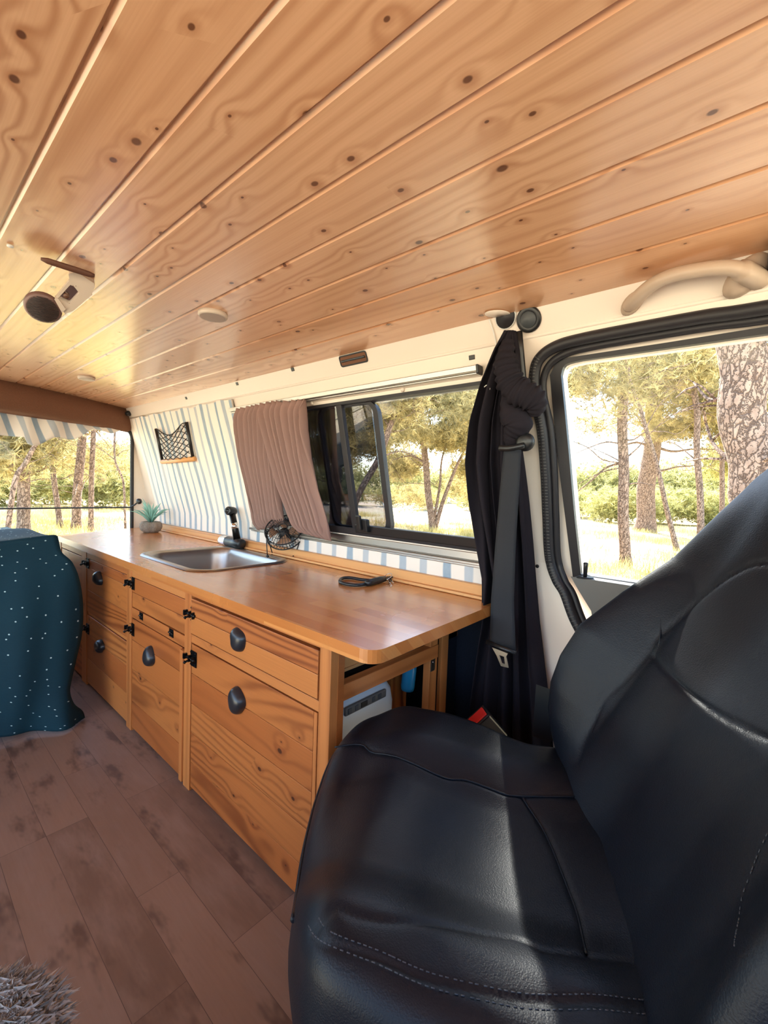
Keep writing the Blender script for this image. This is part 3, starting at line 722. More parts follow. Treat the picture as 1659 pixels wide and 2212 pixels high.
def rail(c, x0, x1, z0, z1, y=-.001, name='rail'):
    mb = MB(); mb.box(x0, x1, FY+y, FY+.017, z0, z1, 'x'); return obj(name, mb, M['cabl'], c, bevel=.001)
c0 = cabinet(-2.84, -2.44, (-2.84, -2.80), 'rearmost wooden cabinet, half hidden by the teal quilt')
d = door(c0, 'door', -2.80, -2.44, .30, .60, (.45,)); d = door(c0, 'door', -2.80, -2.44, .01, .29, (.15,)); rail(c0, -2.80, -2.44, .602, .634)
c1 = cabinet(-2.44, -1.86, (-2.44, -2.37), 'wooden cabinet nearest the teal quilt with two square doors')
rail(c1, -2.37, -1.86, .604, .634); rail(c1, -2.37, -1.86, .338, .350, .004)
d1 = door(c1, 'door', -2.37, -1.86, .350, .604, (.455, .56)); pebble(-2.185, .537, .075, .062, 0, d1, seed=1); latch(-2.385, .580, d1)
d2 = door(c1, 'door', -2.37, -1.86, .012, .338, (.13, .24)); pebble(-2.16, .243, .072, .060, .5, d2, seed=2); latch(-2.385, .272, d2)
c2 = cabinet(-1.86, -1.365, (-1.86, -1.812), 'wooden cabinet below the sink with a drop front panel and tall door')
rail(c2, -1.812, -1.365, .604, .634)
d3 = door(c2, 'drop_front', -1.812, -1.365, .487, .604, (.545,)); latch(-1.838, .580, d3)
r2 = rail(c2, -1.812, -1.365, .448, .485); hinge(-1.718, .472, r2); hinge(-1.463, .472, r2)
d4 = door(c2, 'door', -1.812, -1.385, .012, .446, (.12, .245, .36)); pebble(-1.627, .346, .068, .068, .3, d4, seed=5); latch(-1.838, .402, d4)
mb = MB(); mb.box(-1.386, -1.366, FY-.008, FY+.015, .01, .44, 'z'); obj('edge_strip', mb, M['cabl'], c2, bevel=.001)
c3 = cabinet(-1.365, -.68, (-1.365, -1.322), 'largest wooden cabinet, at the seat end, with wide drawer and open end frame')
rail(c3, -1.322, -.715, .622, .634)
d5 = door(c3, 'drawer', -1.318, -.718, .506, .620, (.564,), y=-.006); pebble(-1.038, .560, .066, .060, -.4, d5, seed=9); latch(-1.338, .568, d5)
rail(c3, -1.322, -.715, .478, .503)
d6 = door(c3, 'door', -1.322, -.735, .012, .475, (.095, .19, .285, .38)); pebble(-1.043, .392, .066, .066, .2, d6, seed=12); latch(-1.338, .430, d6)
mb = MB(); mb.box(-.733, -.722, FY-.002, FY+.015, .01, .475, 'z'); obj('edge_strip', mb, M['cabl'], c3)
mb = MB(); mb.box(-.717, -.681, FY-.004, FY+.030, 0, WB, 'z'); obj('post', mb, M['cabl'], c3, bevel=.0015)
mb = MB(); mb.box(-.705, -.681, FY+.030, 1.035, .503, .540, 'y'); obj('cross_bar', mb, M['cabl'], c3, bevel=.001)
mb = MB(); mb.box(-.706, -.684, 1.000, 1.036, 0, WB, 'z'); obj('leg', mb, M['cabl'], c3, bevel=.001)
mb = MB(); mb.box(-.700, -.688, 1.064, 1.098, 0, WB, 'z'); obj('leg', mb, M['cabl'], c3, bevel=.001)
mb = MB(); mb.box(-.6835, -.6815, 1.003, 1.022, .47, .51); mb.lathe([(.004, 0), (.002, .002)], (-.6815, 1.012, .495), (1, 0, 0), 8); obj('bracket', mb, M['alu'], c3)
mb = MB(); mb.box(-.86, -.735, .67, 1.02, .547, .60, 'y'); mb.box(-.86, -.73, .665, 1.02, .540, .547, 'y'); obj('drawer_box', mb, M['lip'], c3)
mb = MB(); mb.box(-.80, -.785, .955, 1.03, .02, WB-.01, 'z'); obj('partition', mb, M['cab'], c3)
mb = MB(); mb.box(-.80, -.70, 1.098, 1.165, .53, WB-.001, 'x'); obj('side_board', mb, M['cab'], c3)
# coolbox
CB = thing('coolbox', (-.97, .80, 0), 'pale plastic coolbox with a button panel under the worktop end', 'coolbox')
def cbx(ins, z): return rr(-1.22+ins, -.735-ins, .675+ins, .935-ins, .05, 5)
mb = MB(); prf = [(0.0, .02), (0.0, .40), (.004, .43), (.016, .455), (.035, .468), (.06, .472)]
rg = [[(a, b, z) for a, b in cbx(i, z)] for i, z in prf]; n_ = len(rg[0])
mb.quadset([p for r in rg for p in r], [(i*n_+k, i*n_+(k+1) % n_, (i+1)*n_+(k+1) % n_, (i+1)*n_+k) for i in range(len(rg)-1) for k in range(n_)]+[tuple(range(n_))[::-1], tuple((len(rg)-1)*n_+k for k in range(n_))])
obj('body', mb, M['coolbox'], CB)
mb = MB(); mb.box(-1.20, -.75, .69, .90, .473, .505); obj('lid', mb, M['lidgrey'], CB, bevel=.01)
mb = MB(); mb.box(-.740, -.7315, .725, .875, .425, .447); obj('control_panel', mb, M['greyp'], CB, bevel=.004)
for i, (a, b) in enumerate(((.732,.745),(.757,.768),(.777,.80),(.818,.829),(.840,.853))):
    mb = MB(); mb.box(-.7325, -.7295, a, b, .430, .443); obj('display' if i == 2 else 'button', mb, M['blackp'] if i == 2 else M['lidgrey'], CB, bevel=.001)
mb = MB(); mb.lathe([(.001, 0), (.020, 0), (.022, .01), (.022, .10), (.016, .125), (.009, .14), (.009, .15), (.001, .15)], (-.76, .985+.062, .385), n=18)
BT = thing('bottle', (-.745, .985, .02), 'blue plastic bottle hanging between the wooden end legs', 'bottle')
mb = MB(); mb.lathe([(.001, 0), (.018, 0), (.020, .01), (.020, .095), (.014, .11), (.008, .118)], (-.745, .982, .405), (.04, .05, 1), n=18); obj('body', mb, M['bluep'], BT)
mb = MB(); mb.tube(smooth([(-.745, .995, .52), (-.743, 1.000, .50), (-.743, 1.003, .46), (-.745, 1.0, .42)], 4), .003, 6); obj('loop', mb, M['blackp'], BT)
BT.location = (-.745, .985, .40)
for ch in BT.children: ch.location = -Vector((-.745, .985, .40))
# dark carpet on the lower wall
mb = MB(); mb.box(-1.30, -.480, 1.166, 1.179, .03, .70); mb.box(-.76, -.700, 1.10, 1.166, 0.02, .56)
o_ = obj('wall_carpet', mb, M['carpet'], bevel=.003); tag(o_, 'dark navy carpet lining on the lower wall beside the worktop end', 'carpet')
# ---- plant
pb = onZ(326, 1150, WT); PL = thing('succulent_plant', tuple(pb), 'spiky pale green succulent in a ribbed grey stone pot on the worktop', 'plant')
def potf(u, v):
    prf = [(.001, 0), (.036, 0), (.052, .012), (.060, .032), (.058, .052), (.048, .064), (.040, .064), (.036, .056), (.001, .054)]
    k = int(round(v*8)); r, h = prf[k]; a = 2*PI*u; r *= 1+.10*abs(math.cos(a*4.5))-.06
    return (pb[0]+r*math.cos(a), pb[1]+r*math.sin(a), WT+h)
mb = MB(); mb.grid(potf, 54, 8, cu=True); obj('pot', mb, M['pot'], PL)
for k in range(34):
    a = k*2.4; el = .45+1.05*((k % 9)/9.0); Ls = .095+.05*random.random()*(.6+el/2)
    d_ = np.array([math.cos(a)*math.cos(el), math.sin(a)*math.cos(el), math.sin(el)]); b_ = np.array([pb[0], pb[1], WT+.056])
    P = [b_+d_*Ls*t+np.array([0, 0, .02*math.sin(t*PI)]) for t in (0, .35, .7, 1)]
    mb = MB(); mb.tube(P, [.005, .005, .0035, .0005], 6, flat=.35); obj('leaf', mb, M['leaf'], PL)
# ---- desk fan
fb = onZ(612, 1203, WT); FC = onP(614, 1150, (fb[0], fb[1]-.03, WT+.1), (ray(614, 1150)[0], ray(614, 1150)[1], 0)); 
FN = thing('desk_fan', (fb[0], fb[1], WT), 'small black wire cage fan on a bent wire stand beside the sink', 'fan')
fn_ax = Vector((.42, -.52, .62)).normalized(); Cc = Vector(FC); R0 = .078
u_ = fn_ax.orthogonal().normalized(); v_ = fn_ax.cross(u_)
def circ(r, h, n=40): return [Cc+fn_ax*h+(u_*math.cos(2*PI*k/n)+v_*math.sin(2*PI*k/n))*r for k in range(n+1)]
mb = MB()
for r, h, q in ((R0, .018, .003), (R0, -.018, .003), (R0*.72, .030, .0011), (R0*.42, .034, .0011), (R0*.24, .035, .002), (R0*.72, -.03, .0011), (R0*.3, -.032, .003)): mb.tube(circ(r, h), q, 5, caps=False)
for k in range(36):
    a = 2*PI*k/36; e = u_*math.cos(a)+v_*math.sin(a)
    mb.tube([Cc+fn_ax*.035+e*R0*.22, Cc+fn_ax*.031+e*R0*.7, Cc+fn_ax*.018+e*R0, Cc-fn_ax*.018+e*R0, Cc-fn_ax*.031+e*R0*.6, Cc-fn_ax*.032+e*R0*.28], .0011, 4)
obj('cage', mb, M['blackp'], FN)
mb = MB(); mb.lathe([(.001, -.034), (.026, -.034), (.026, -.008), (.018, .010), (.001, .016)], Cc, fn_ax, 18, close=False); obj('motor', mb, M['blackp'], FN)
mb = MB()
for b in range(4):
    a0 = b*PI/2
    def bl(u, v, a0=a0): r = .02+.045*u; a = a0+(v-.5)*1.15*(.6+.4*u); e = u_*math.cos(a)+v_*math.sin(a); return Cc+e*r+fn_ax*(.004+.014*(v-.5))
    mb.grid(bl, 5, 5)
obj('blades', mb, plain('bronze fan blades', lin(150,110,84), .35), FN, solid=.0015)
mb = MB()
side = Vector((fn_ax.y, -fn_ax.x, 0)).normalized()
for sg in (-1, 1):
    top_ = Cc+side*sg*R0; f1 = Vector((fb[0], fb[1], WT+.003))+side*sg*.055+Vector((0.02, -.03, 0)); f2 = f1+Vector((-.05, .06, 0))
    mb.tube([top_, pt(top_, f1, .6)+Vector((0, 0, -.008)), f1, ], .0022, 6); mb.tube([top_, f2], .0022, 6); mb.tube([f1, f2], .0022, 6)
    mb.lathe([(.001, -.007), (.007, 0), (.001, .007)], f1+Vector((0, 0, .004)), (0, 0, 1), 10); mb.lathe([(.001, -.008), (.008, 0), (.001, .008)], top_, side, 10)
obj('stand', mb, M['blackp'], FN)
# ---- cable lock
CL = thing('cable_lock', tuple(onZ(790, 1262, WT)), 'looped black cable with a lock barrel and keys lying on the worktop', 'cable lock')
lp = [(800,1258),(775,1262),(750,1260),(735,1255),(738,1248),(755,1246),(780,1250),(803,1252)]
P = smooth([onZ(x, y+2, WT+.006) for x, y in lp], 6); mb = MB(); mb.tube(P, .0055, 8); obj('cable', mb, M['blackp'], CL)
mb = MB(); mb.tube([onZ(x, y, WT+.011) for x, y in ((792,1260),(800,1258),(822,1252),(832,1250))], [.009, .011, .011, .009], 12); obj('barrel', mb, M['blackp'], CL)
mb = MB(); kc = onZ(838, 1249, WT+.012)
mb.tube([kc+np.array([.013*math.cos(a), .013*math.sin(a), .006+.008*math.sin(a)]) for a in np.linspace(0, 2*PI, 20)], .0011, 5); obj('key_ring', mb, M['chrome'], CL)
for (ax_, ay_), (bx_, by_) in (((838,1252),(845,1266)), ((842,1250),(849,1260))):
    a, b = onZ(ax_, ay_, WT+.006), onZ(bx_, by_, WT+.003); mb = MB(); mb.tube([a, b], .0035, 6, flat=.4); obj('key', mb, M['chrome'], CL)
    mb = MB(); mb.lathe([(.001, -.002), (.011, -.002), (.011, .003), (.001, .003)], a+np.array([0, 0, .004]), (0, 0, 1), 12); obj('key_head', mb, M['blackp'], CL)
# ---- taupe curtains
def curtain(name, Lp, Rp, nf, amp, off, label, mat, group=None, ph=0):
    Lq = [onT(x, y, off) for x, y in Lp]; Rq = [onT(x, y, off) for x, y in Rp]
    def f(u, v):
        p = pt(interp(Lq, v), interp(Rq, v), u); pinch = 1-.55*math.exp(-(v/.05)**2)-.5*math.exp(-((1-v)/.05)**2)
        uu = u*nf+.25*math.sin(v*4+ph)+.15*math.sin(u*nf*1.7+ph)
        s_ = math.sin(2*PI*uu); s_ = math.copysign(abs(s_)**.75, s_)
        p = p+np.array([.8*amp*math.cos(2*PI*uu+1)*pinch, -amp*1.9*(1+s_)*.8*pinch, .002*s_]); return p
    mb = MB(); mb.grid(f, nf*12, 40); o = obj(name, mb, mat, solid=.0015); return tag(o, label, 'curtain', group)
cg = 'taupe curtains on the side window'
curtain('curtain', [(516,884),(522,940),(530,990),(545,1052),(556,1110),(560,1145)], [(603,866),(607,930),(604,985),(607,1040),(611,1100),(614,1130)], 8, .011, -.03, 'pleated taupe curtain at the rear end of the side window, further from the seat', M['curt'], cg)
curtain('curtain', [(570,872),(583,930),(597,990),(613,1050),(636,1110),(652,1150)], [(667,864),(668,930),(673,990),(686,1060),(704,1118),(717,1168)], 7, .013, -.045, 'pleated taupe curtain swept aside next to the tinted window panes', M['curt'], cg, 2)
# ================================================================== black curtain, belt
t_ = thing('black_curtain', (-.5, 1.05, .12), 'long near black curtain bunched up on the pillar between the windows', 'curtain')
Lp = [(1094,716),(1075,760),(1052,830),(1031,920),(1023,1000),(1030,1080),(1043,1170),(1052,1250),(1046,1340),(1030,1430),(1015,1530),(1000,1640)]
Rp = [(1112,716),(1122,760),(1130,830),(1134,920),(1140,1000),(1146,1080),(1152,1170),(1156,1250),(1162,1340),(1172,1430),(1185,1530),(1198,1640)]
Lq = [onT(x, y, -.05) for x, y in Lp]; Rq = [onT(x, y, -.028) for x, y in Rp]
def bc(u, v):
    p = pt(interp(Lq, v), interp(Rq, v), u); k = min(1, .25+v*3)
    return p+np.array([.004*math.cos(u*40+v*5), -(.018*k)*(1+math.sin(u*24+math.sin(v*5)*1.6+u*9*v)+.4*math.sin(u*57+v*4)), 0])
mb = MB(); mb.grid(bc, 110, 60); obj('drape', mb, M['dark'], t_, solid=.002)
def bundle(P, R_, wr, seed):
    rnd = random.Random(seed); P = smooth([onT(x, y, o) for x, y, o in P], 14); N = len(P); mb = MB()
    Rr = [interp([[a] for a in R_], i/(N-1))[0]*(1+wr*math.sin(i*1.15+rnd.random()*.8)+wr*.6*math.sin(i*.43)) for i in range(N)]
    mb.tube(P, Rr, 20, flat=.75, up=(1, 0, 0)); return mb
obj('gathered_band', bundle([(1098,735,-.07),(1092,775,-.085),(1096,810,-.095),(1112,840,-.10),(1140,855,-.10),(1158,870,-.09),(1155,895,-.075)], [.012, .026, .030, .032, .032, .026, .014], .10, 3), M['dark'], t_)
obj('knot', bundle([(1100,850,-.075),(1108,890,-.085),(1118,915,-.085),(1106,940,-.08),(1100,962,-.075)], [.018, .034, .036, .022, .010], .04, 4), M['dark'], t_)
mb = MB(); mb.tube(smooth([onT(x, y, -.075) for x, y in ((1056,845),(1058,838),(1052,832),(1046,836))], 4), .0012, 5); obj('drawstring', mb, M['white'], t_)
# belt pillar plastic strip
mb = MB(); P = [onT(x, y, -.022) for x, y in ((1118,716),(1122,760),(1128,830),(1134,900))]; mb.tube(P, .012, 8, flat=.6, up=(1, 0, 0)); o_ = obj('belt_slider', mb, M['blackp']); tag(o_, 'black height slider of the seat belt beside the bunched curtain', 'slider')
SB = thing('seat_belt', tuple(onT(1080, 1440, -.12)), 'black seat belt hanging from the pillar guide in front of the black curtain', 'seat belt')
Ls = [onT(x, y, o) for x, y, o in ((1089,967,-.11),(1080,1060,-.125),(1070,1180,-.135),(1061,1296,-.14),(1058,1394,-.14))]
Rs = [onT(x, y, o) for x, y, o in ((1126,972,-.11),(1121,1060,-.125),(1114,1180,-.135),(1110,1296,-.14),(1114,1404,-.14))]
mb = MB(); mb.grid(lambda u, v: pt(interp(Ls, v), interp(Rs, v), u)+np.array([0, -.003*math.sin(u*PI), 0]), 6, 24); obj('strap', mb, M['web'], SB, solid=.0016)
mb = MB(); a, b = onT(1080, 968, -.115), onT(1132, 962, -.10); mb.tube(smooth([a, pt(a, b, .5)+np.array([0, -.008, -.004]), b], 5), .0075, 10); 
cpt = onT(1136, 955, -.085); mb.lathe([(.001, 0), (.022, 0), (.022, .008), (.014, .014), (.001, .016)], cpt, (0, -1, -.1), 24); obj('belt_guide', mb, M['blackp'], SB)
mb = MB(); a, b = onT(1051, 1386, -.145), onT(1114, 1410, -.145); mb.tube([a, b], .006, 8, flat=.6); obj('tongue_bar', mb, M['blackp'], SB)
tg = [onT(x, y, -.148) for x, y in ((1066,1400),(1096,1411),(1098,1440),(1082,1436))]; th = [onT(x, y, -.148) for x, y in ((1077,1412),(1088,1416),(1091,1432),(1083,1430))]
def tgf(a, b, d): q = onT(a, b, -.148); return (q[0], q[1]-d, q[2])
mb = MB(); mb.prism([(1064,1398),(1098,1411),(1094,1418),(1099,1442),(1083,1438),(1074,1416)], tgf, 0, .003, holes=[[(1079,1414),(1090,1418),(1092,1434),(1085,1432)]]); obj('tongue', mb, M['alu'], SB)
# ================================================================== SEAT
sv = np.array([-.891, -.454, 0.]); sv /= np.linalg.norm(sv); tv = np.array([sv[1], -sv[0], 0.])
if tv[1] < 0: tv = -tv
ST = thing('swivel_seat', (-.2, .55, 0), 'large black leather cab seat swivelled to face the rear of the van', 'seat')
def dist_poly(P, Q):
    """distance of points P (n,2) to polyline Q"""
    d = np.full(len(P), 9.0); Q = np.array(Q)
    for a, b in zip(Q[:-1], Q[1:]):
        ab = b-a; t = np.clip(((P-a)@ab)/max(1e-12, ab@ab), 0, 1); d = np.minimum(d, np.hypot(*(P-(a+t[:, None]*ab)).T))
    return d
def cushion(outline, H, R0, depth, tuck, seams, place, nr=70, na=320, groove=.004, gw=.004, centre=None):
    """outline (k,2) local; H(P)->height; returns MB of the top surface with rounded rim and a skirt"""
    o = np.array(smooth(outline, 12, True)); L = np.r_[0, np.cumsum(np.hypot(*(np.roll(o, -1, 0)-o).T))]
    oc = np.vstack([o, o[:1]]); s_ = np.linspace(0, L[-1], na, endpoint=False)
    o = np.c_[np.interp(s_, L, oc[:, 0]), np.interp(s_, L, oc[:, 1])]
    c = np.array(centre) if centre is not None else o.mean(0)
    rs = np.r_[np.linspace(0.02, .86, nr), np.linspace(.87, 1.0, 22)]
    vs = []
    for r in rs:
        P = c+(o-c)*r; d = (1-r)*np.hypot(*(o-c).T)
        dd = np.clip(R0-d, 0, R0); drop = R0-np.sqrt(np.maximum(0, R0**2-dd**2))
        h = H(P)-drop
        for q in seams: h = h-groove*np.exp(-(dist_poly(P, q)/gw)**2)-groove*.35*np.exp(-(dist_poly(P, q)/(gw*3.5))**2)
        vs += [place(a, b, z) for (a, b), z in zip(P, h)]
    hb = H(o)-R0
    for k in range(1, 9):
        t = k/8; P = o+(c-o)*(tuck*t*t)+ (o-c)/np.hypot(*(o-c).T)[:, None]*(.010 if tuck < .2 else 0)*math.sin(t*PI)
        vs += [place(a, b, z-depth*t) for (a, b), z in zip(P, hb)]
    nR = len(rs)+8; F = [(i*na+k, i*na+(k+1) % na, (i+1)*na+(k+1) % na, (i+1)*na+k) for i in range(nR-1) for k in range(na)]
    F.append(tuple(range(na))[::-1]); F.append(tuple((nR-1)*na+k for k in range(na)))
    mb = MB(); mb.quadset(vs, F); return mb
# -- seat cushion: local (s, t) = forward, sideways
CT = .635; Z0 = .462
def Hc(P):
    P = np.atleast_2d(P); s_, t_ = P[:, 0], P[:, 1]
    h = .032*ss(.08, .19, np.abs(t_-CT))*ss(-.26, -.10, s_)+.006*np.cos((t_-CT)*9)
    h = h+.016*ss(-.05, .12, s_)-.030*ss(.13, .24, s_)**1.5
    h = h-.018*np.exp(-((s_+.02)/.12)**2-((t_-CT)/.10)**2)
    return h
def st_of(px, py, H=Hc, z0=Z0):
    z = z0
    for _ in range(8):
        q = onZ(px, py, z); a = np.array([q@sv, q@tv]); z = z0+float(H(a)[0])
    return a
def placeC(a, b, z): q = sv*a+tv*b; return (q[0], q[1], Z0+z)
ed = [st_of(*p, H=lambda P: Hc(P)-.03) for p in ((1250,1650),(1150,1622),(1050,1583),(975,1556),(900,1543),(830,1552),(770,1572),(722,1622),(690,1700),(665,1790),(648,1880),(634,1970))]
lo_ = [(.165, .40), (.10, .375), (0, .365), (-.12, .365), (-.26, .375), (-.34, .42), (-.36, .60), (-.34, .80), (-.26, .865)]
outC = [tuple(p) for p in ed]+lo_
seamA = [st_of(*p) for p in ((723,1612),(779,1606),(811,1625),(906,1651),(964,1677),(1008,1680),(1060,1699),(1111,1715),(1238,1718),(1330,1716),(1400,1712))]
seamB = [st_of(*p) for p in ((1130,1721),(1165,1775),(1194,1833),(1232,1929),(1252,1990),(1267,2056))]
seamC = [st_of(*p) for p in ((690,1985),(728,1961),(772,1977),(836,1989),(932,1993),(1047,2015),(1123,2028),(1175,2050),(1270,2063),(1417,2079),(1506,2082))]
seamD = [st_of(*p) for p in ((675,1985),(690,2010),(715,2027),(768,2048),(823,2069),(919,2112),(1047,2144),(1175,2163),(1366,2171),(1450,2172))]
sm_ = [smooth(q, 4) for q in (seamA, seamB, seamC, seamD)]
cu = obj('seat_cushion', cushion(outC, Hc, .045, .17, .10, [sm_[0], sm_[1], sm_[2], sm_[3]], placeC, groove=.0028, gw=.003), M['leather'], ST)
def onC(q, dz): a = np.array(q); return placeC(a[0], a[1], float(Hc(a)[0])+dz)
mb = MB()
for q in (sm_[0], sm_[1]): mb.tube([onC(p, -.0020) for p in q], .0016, 6)
obj('piping', mb, M['leather'], cu)
def stitches(Q, fn, off, n_step=.006, ln=.0036):
    mb = MB(); P = [np.array(fn(p)) for p in Q]; L = 0; nx = 0
    for i in range(1, len(P)):
        seg = np.linalg.norm(P[i]-P[i-1]); d_ = (P[i]-P[i-1])/max(seg, 1e-9); x = 0
        while x+ln < seg:
            a = P[i-1]+d_*x; mb.tube([a, a+d_*ln], .0006, 4); x += n_step
    return mb
def shift(Q, o):
    Q = np.array(Q); T = np.gradient(Q, axis=0); T /= np.hypot(*T.T)[:, None]; return Q+np.c_[-T[:, 1], T[:, 0]]*o
for sg in (-.006, .006):
    o_ = obj('stitching', stitches(shift(sm_[3], sg), lambda q: onC(q, -.0005), 0), M['thread'], cu)
# edge piping round the top rim
mb = MB(); rim = smooth(ed, 6); mb.tube([placeC(p[0], p[1], float(Hc(np.array(p))[0])-.040) for p in shift(rim, 0)], .0040, 8); obj('piping', mb, M['leather'], cu)
# -- backrest: plane through (s=-.12, z=.5) leaning back
ub = sv*-.48+np.array([0, 0, .877]); ub /= np.linalg.norm(ub); nb = sv*.877+np.array([0, 0, .48]); nb /= np.linalg.norm(nb)
OB = sv*-.192+tv*CT+np.array([0, 0, .50])
_E = [(lambda q: (float((q-OB)@tv), float((q-OB)@ub)))(onP(x, y, OB, nb)) for x, y in ((1659,1191),(1613,1207),(1584,1227),(1550,1256),(1506,1299),(1469,1340),(1425,1389),(1408,1415),(1368,1467),(1324,1519),(1295,1562),(1267,1605),(1246,1649))][::-1]
_Eh = np.array([e[1] for e in _E]); _Et = np.array([e[0] for e in _E])
_TO = .265
_sil = []
for x, y in ((1212,1655),(1206,1640),(1192,1590),(1183,1530),(1188,1470),(1208,1412),(1250,1345),(1345,1272),(1450,1203),(1550,1108),(1620,1045),(1655,1012)):
    q = onP(x, y, OB+tv*_TO, tv)-OB; _sil.append((float(q@ub), float(q@nb)))
_Bh = [a for a, b in _sil]; _Bz = [b for a, b in _sil]
def Hb(P):
    P = np.atleast_2d(P); t_, h_ = P[:, 0], P[:, 1]
    B = np.interp(h_, _Bh, _Bz)
    pos = .04*ss(.05, .19, t_)+(B+.004-.04)*ss(.175, .262, t_); neg = .02*ss(.08, .2, -t_)+(B*.45-.015)*ss(.17, .27, -t_)
    return pos+neg+.012*np.exp(-((h_-.16)/.12)**2)*(1-ss(.1, .2, np.abs(t_)))-.004
def th_of(px, py, H=Hb):
    z = 0
    for _ in range(30):
        q = onP(px, py, OB+nb*z, nb)-OB; a = np.array([q@tv, q@ub]); z = .6*z+.4*float(H(a)[0])
    return a
def placeB(a, b, z): q = OB+tv*a+ub*b+nb*z; return (q[0], q[1], q[2])
eb = [(_TO+.022, h) for h in (_Bh[0]-.01, .03, .08, .14, .20, .26, .32, .38, .44, .50, .56, .60)]
topb = [(.25, .66), (.19, .71), (.08, .74), (0, .745), (-.08, .74), (-.19, .71), (-.25, .66)]
mir = [(-p[0], p[1]) for p in eb[::-1]]

outB = [tuple(p) for p in eb]+topb+mir+[(-.20, -.09), (-.10, -.11), (0, -.11), (.10, -.11), (.2, -.09)]
FL = lambda P: np.array([.034])
sE = smooth([th_of(*p, H=FL) for p in ((1659,1191),(1613,1207),(1584,1227),(1550,1256),(1506,1299),(1469,1340),(1425,1389),(1408,1415),(1368,1467),(1324,1519),(1295,1562),(1267,1605),(1246,1649))], 3)
sF = smooth([th_of(*p) for p in ((1408,1416),(1440,1452),(1498,1504),(1555,1545),(1613,1574),(1659,1594))], 3)
sG = smooth([th_of(*p) for p in ((1420,1397),(1425,1340),(1430,1273),(1434,1233),(1451,1204))], 3)
sE2 = [np.array((-p[0], p[1])) for p in sE]
bk = obj('backrest', cushion(outB, Hb, .040, .24, .22, [sE, sF], placeB, groove=.0035, gw=.0032, centre=(0, .27)), M['leather'], ST)
mb = MB(); 
for q in (sG,): mb.tube([placeB(p[0], p[1], float(Hb(np.array(p))[0])-.002) for p in q], .0014, 6)
obj('piping', mb, M['leather'], bk)
sN = smooth([th_of(*p) for p in ((1659,1800),(1625,1880),(1600,1960),(1588,2050))], 4)
obj('stitching', stitches(sN, lambda q: placeB(q[0], q[1], float(Hb(np.array(q))[0])+.0005), 0), M['thread'], bk)
mb = MB(); b0 = OB+nb*-.05
def sbx(s0, s1, t0, t1, z0, z1):
    P = []
    for a in (s0, s1):
        for b in (t0, t1):
            for z in (z0, z1): q = sv*a+tv*b; P.append((q[0], q[1], z))
    return P, [(0, 1, 3, 2), (4, 6, 7, 5), (0, 4, 5, 1), (2, 3, 7, 6), (0, 2, 6, 4), (1, 5, 7, 3)]
mb = MB(); mb.quadset(*sbx(-.30, .12, CT-.19, CT+.19, .02, .30), None, False); obj('pedestal', mb, M['blackp'], ST, bevel=.02)
mb = MB(); mb.quadset(*sbx(-.34, .02, CT-.275, CT-.235, .33, .47), None, False); obj('side_cover', mb, M['lidgrey'], ST, bevel=.012)
def rt(px, py, z): return onZ(px, py, z)
mb = MB(); zc = .49
mb.prism([(1430,2212),(1487,2160),(1503,2150),(1518,2160),(1575,2240),(1500,2260)], lambda a, b, d: tuple(rt(a, b, zc)+np.array([0, 0, d])), -.012, 0)
mb.prism([(1610,2215),(1640,2175),(1675,2150),(1700,2240)], lambda a, b, d: tuple(rt(a, b, zc)+np.array([0, 0, d])), -.012, 0)
obj('recliner_cover', mb, M['greyp'], ST, bevel=.003)
# recliner cover at the far side
mb = MB(); P = [onT(x, y, -.16) for x, y in ((1164,1480),(1192,1492),(1200,1600),(1186,1606),(1160,1590))]
mb.prism([(1158,1478),(1192,1490),(1200,1596),(1188,1604),(1150,1590)], lambda a, b, d: tuple(onT(a, b, -.15+d)), -.03, 0); obj('recliner_cover', mb, M['blackp'], ST, bevel=.006)
# buckle
BK = thing('belt_buckle', tuple(onZ(1090, 1600, .42)), 'seat belt buckle with a red button beside the seat cushion', 'buckle')
bc0 = onY(1040, 1560, .95)
ha = np.array([-.46, .10, .36]); 
p_top = onY(1029, 1551, .93); p_bot = onY(1092, 1612, 1.02)
e_ax = Vector(p_top-p_bot).normalized(); Lb = (Vector(p_top)-Vector(p_bot)).length
def bbox(o, ax, L0, L1, w_, t_, taper=1.0):
    ax = Vector(ax).normalized(); u = Vector((.35, .30, .6)); u = (u-ax*u.dot(ax)).normalized(); v = ax.cross(u); o = Vector(o); P = []
    for l, k in ((L0, taper), (L1, 1)):
        for a in (-1, 1):
            for b in (-1, 1): P.append(o+ax*l+u*a*w_*k+v*b*t_*k)
    return P, [(0, 1, 3, 2), (4, 6, 7, 5), (0, 4, 5, 1), (2, 3, 7, 6), (0, 2, 6, 4), (1, 5, 7, 3)]
mb = MB(); mb.quadset(*bbox(p_top, e_ax, -.095, 0, .031, .019, .85), None, False); obj('housing', mb, M['blackp'], BK, bevel=.004)
mb = MB(); mb.quadset(*bbox(p_top, e_ax, -.005, .002, .026, .013), None, False); obj('button', mb, M['red'], BK, bevel=.002)
mb = MB(); q = Vector(p_top)-e_ax*.08; mb.tube([q, q-e_ax*.06, q-e_ax*.12+Vector((0, 0, .02))], .014, 10, flat=.4); obj('stalk', mb, M['blackp'], BK)
# white sill seen behind the seat
mb = MB(); mb.box(-.47, -.20, 1.02, 1.175, .02, .24); o_ = obj('trim_5', mb, M['white'], bevel=.012); struct(o_, 'white painted metal door sill behind the seat')
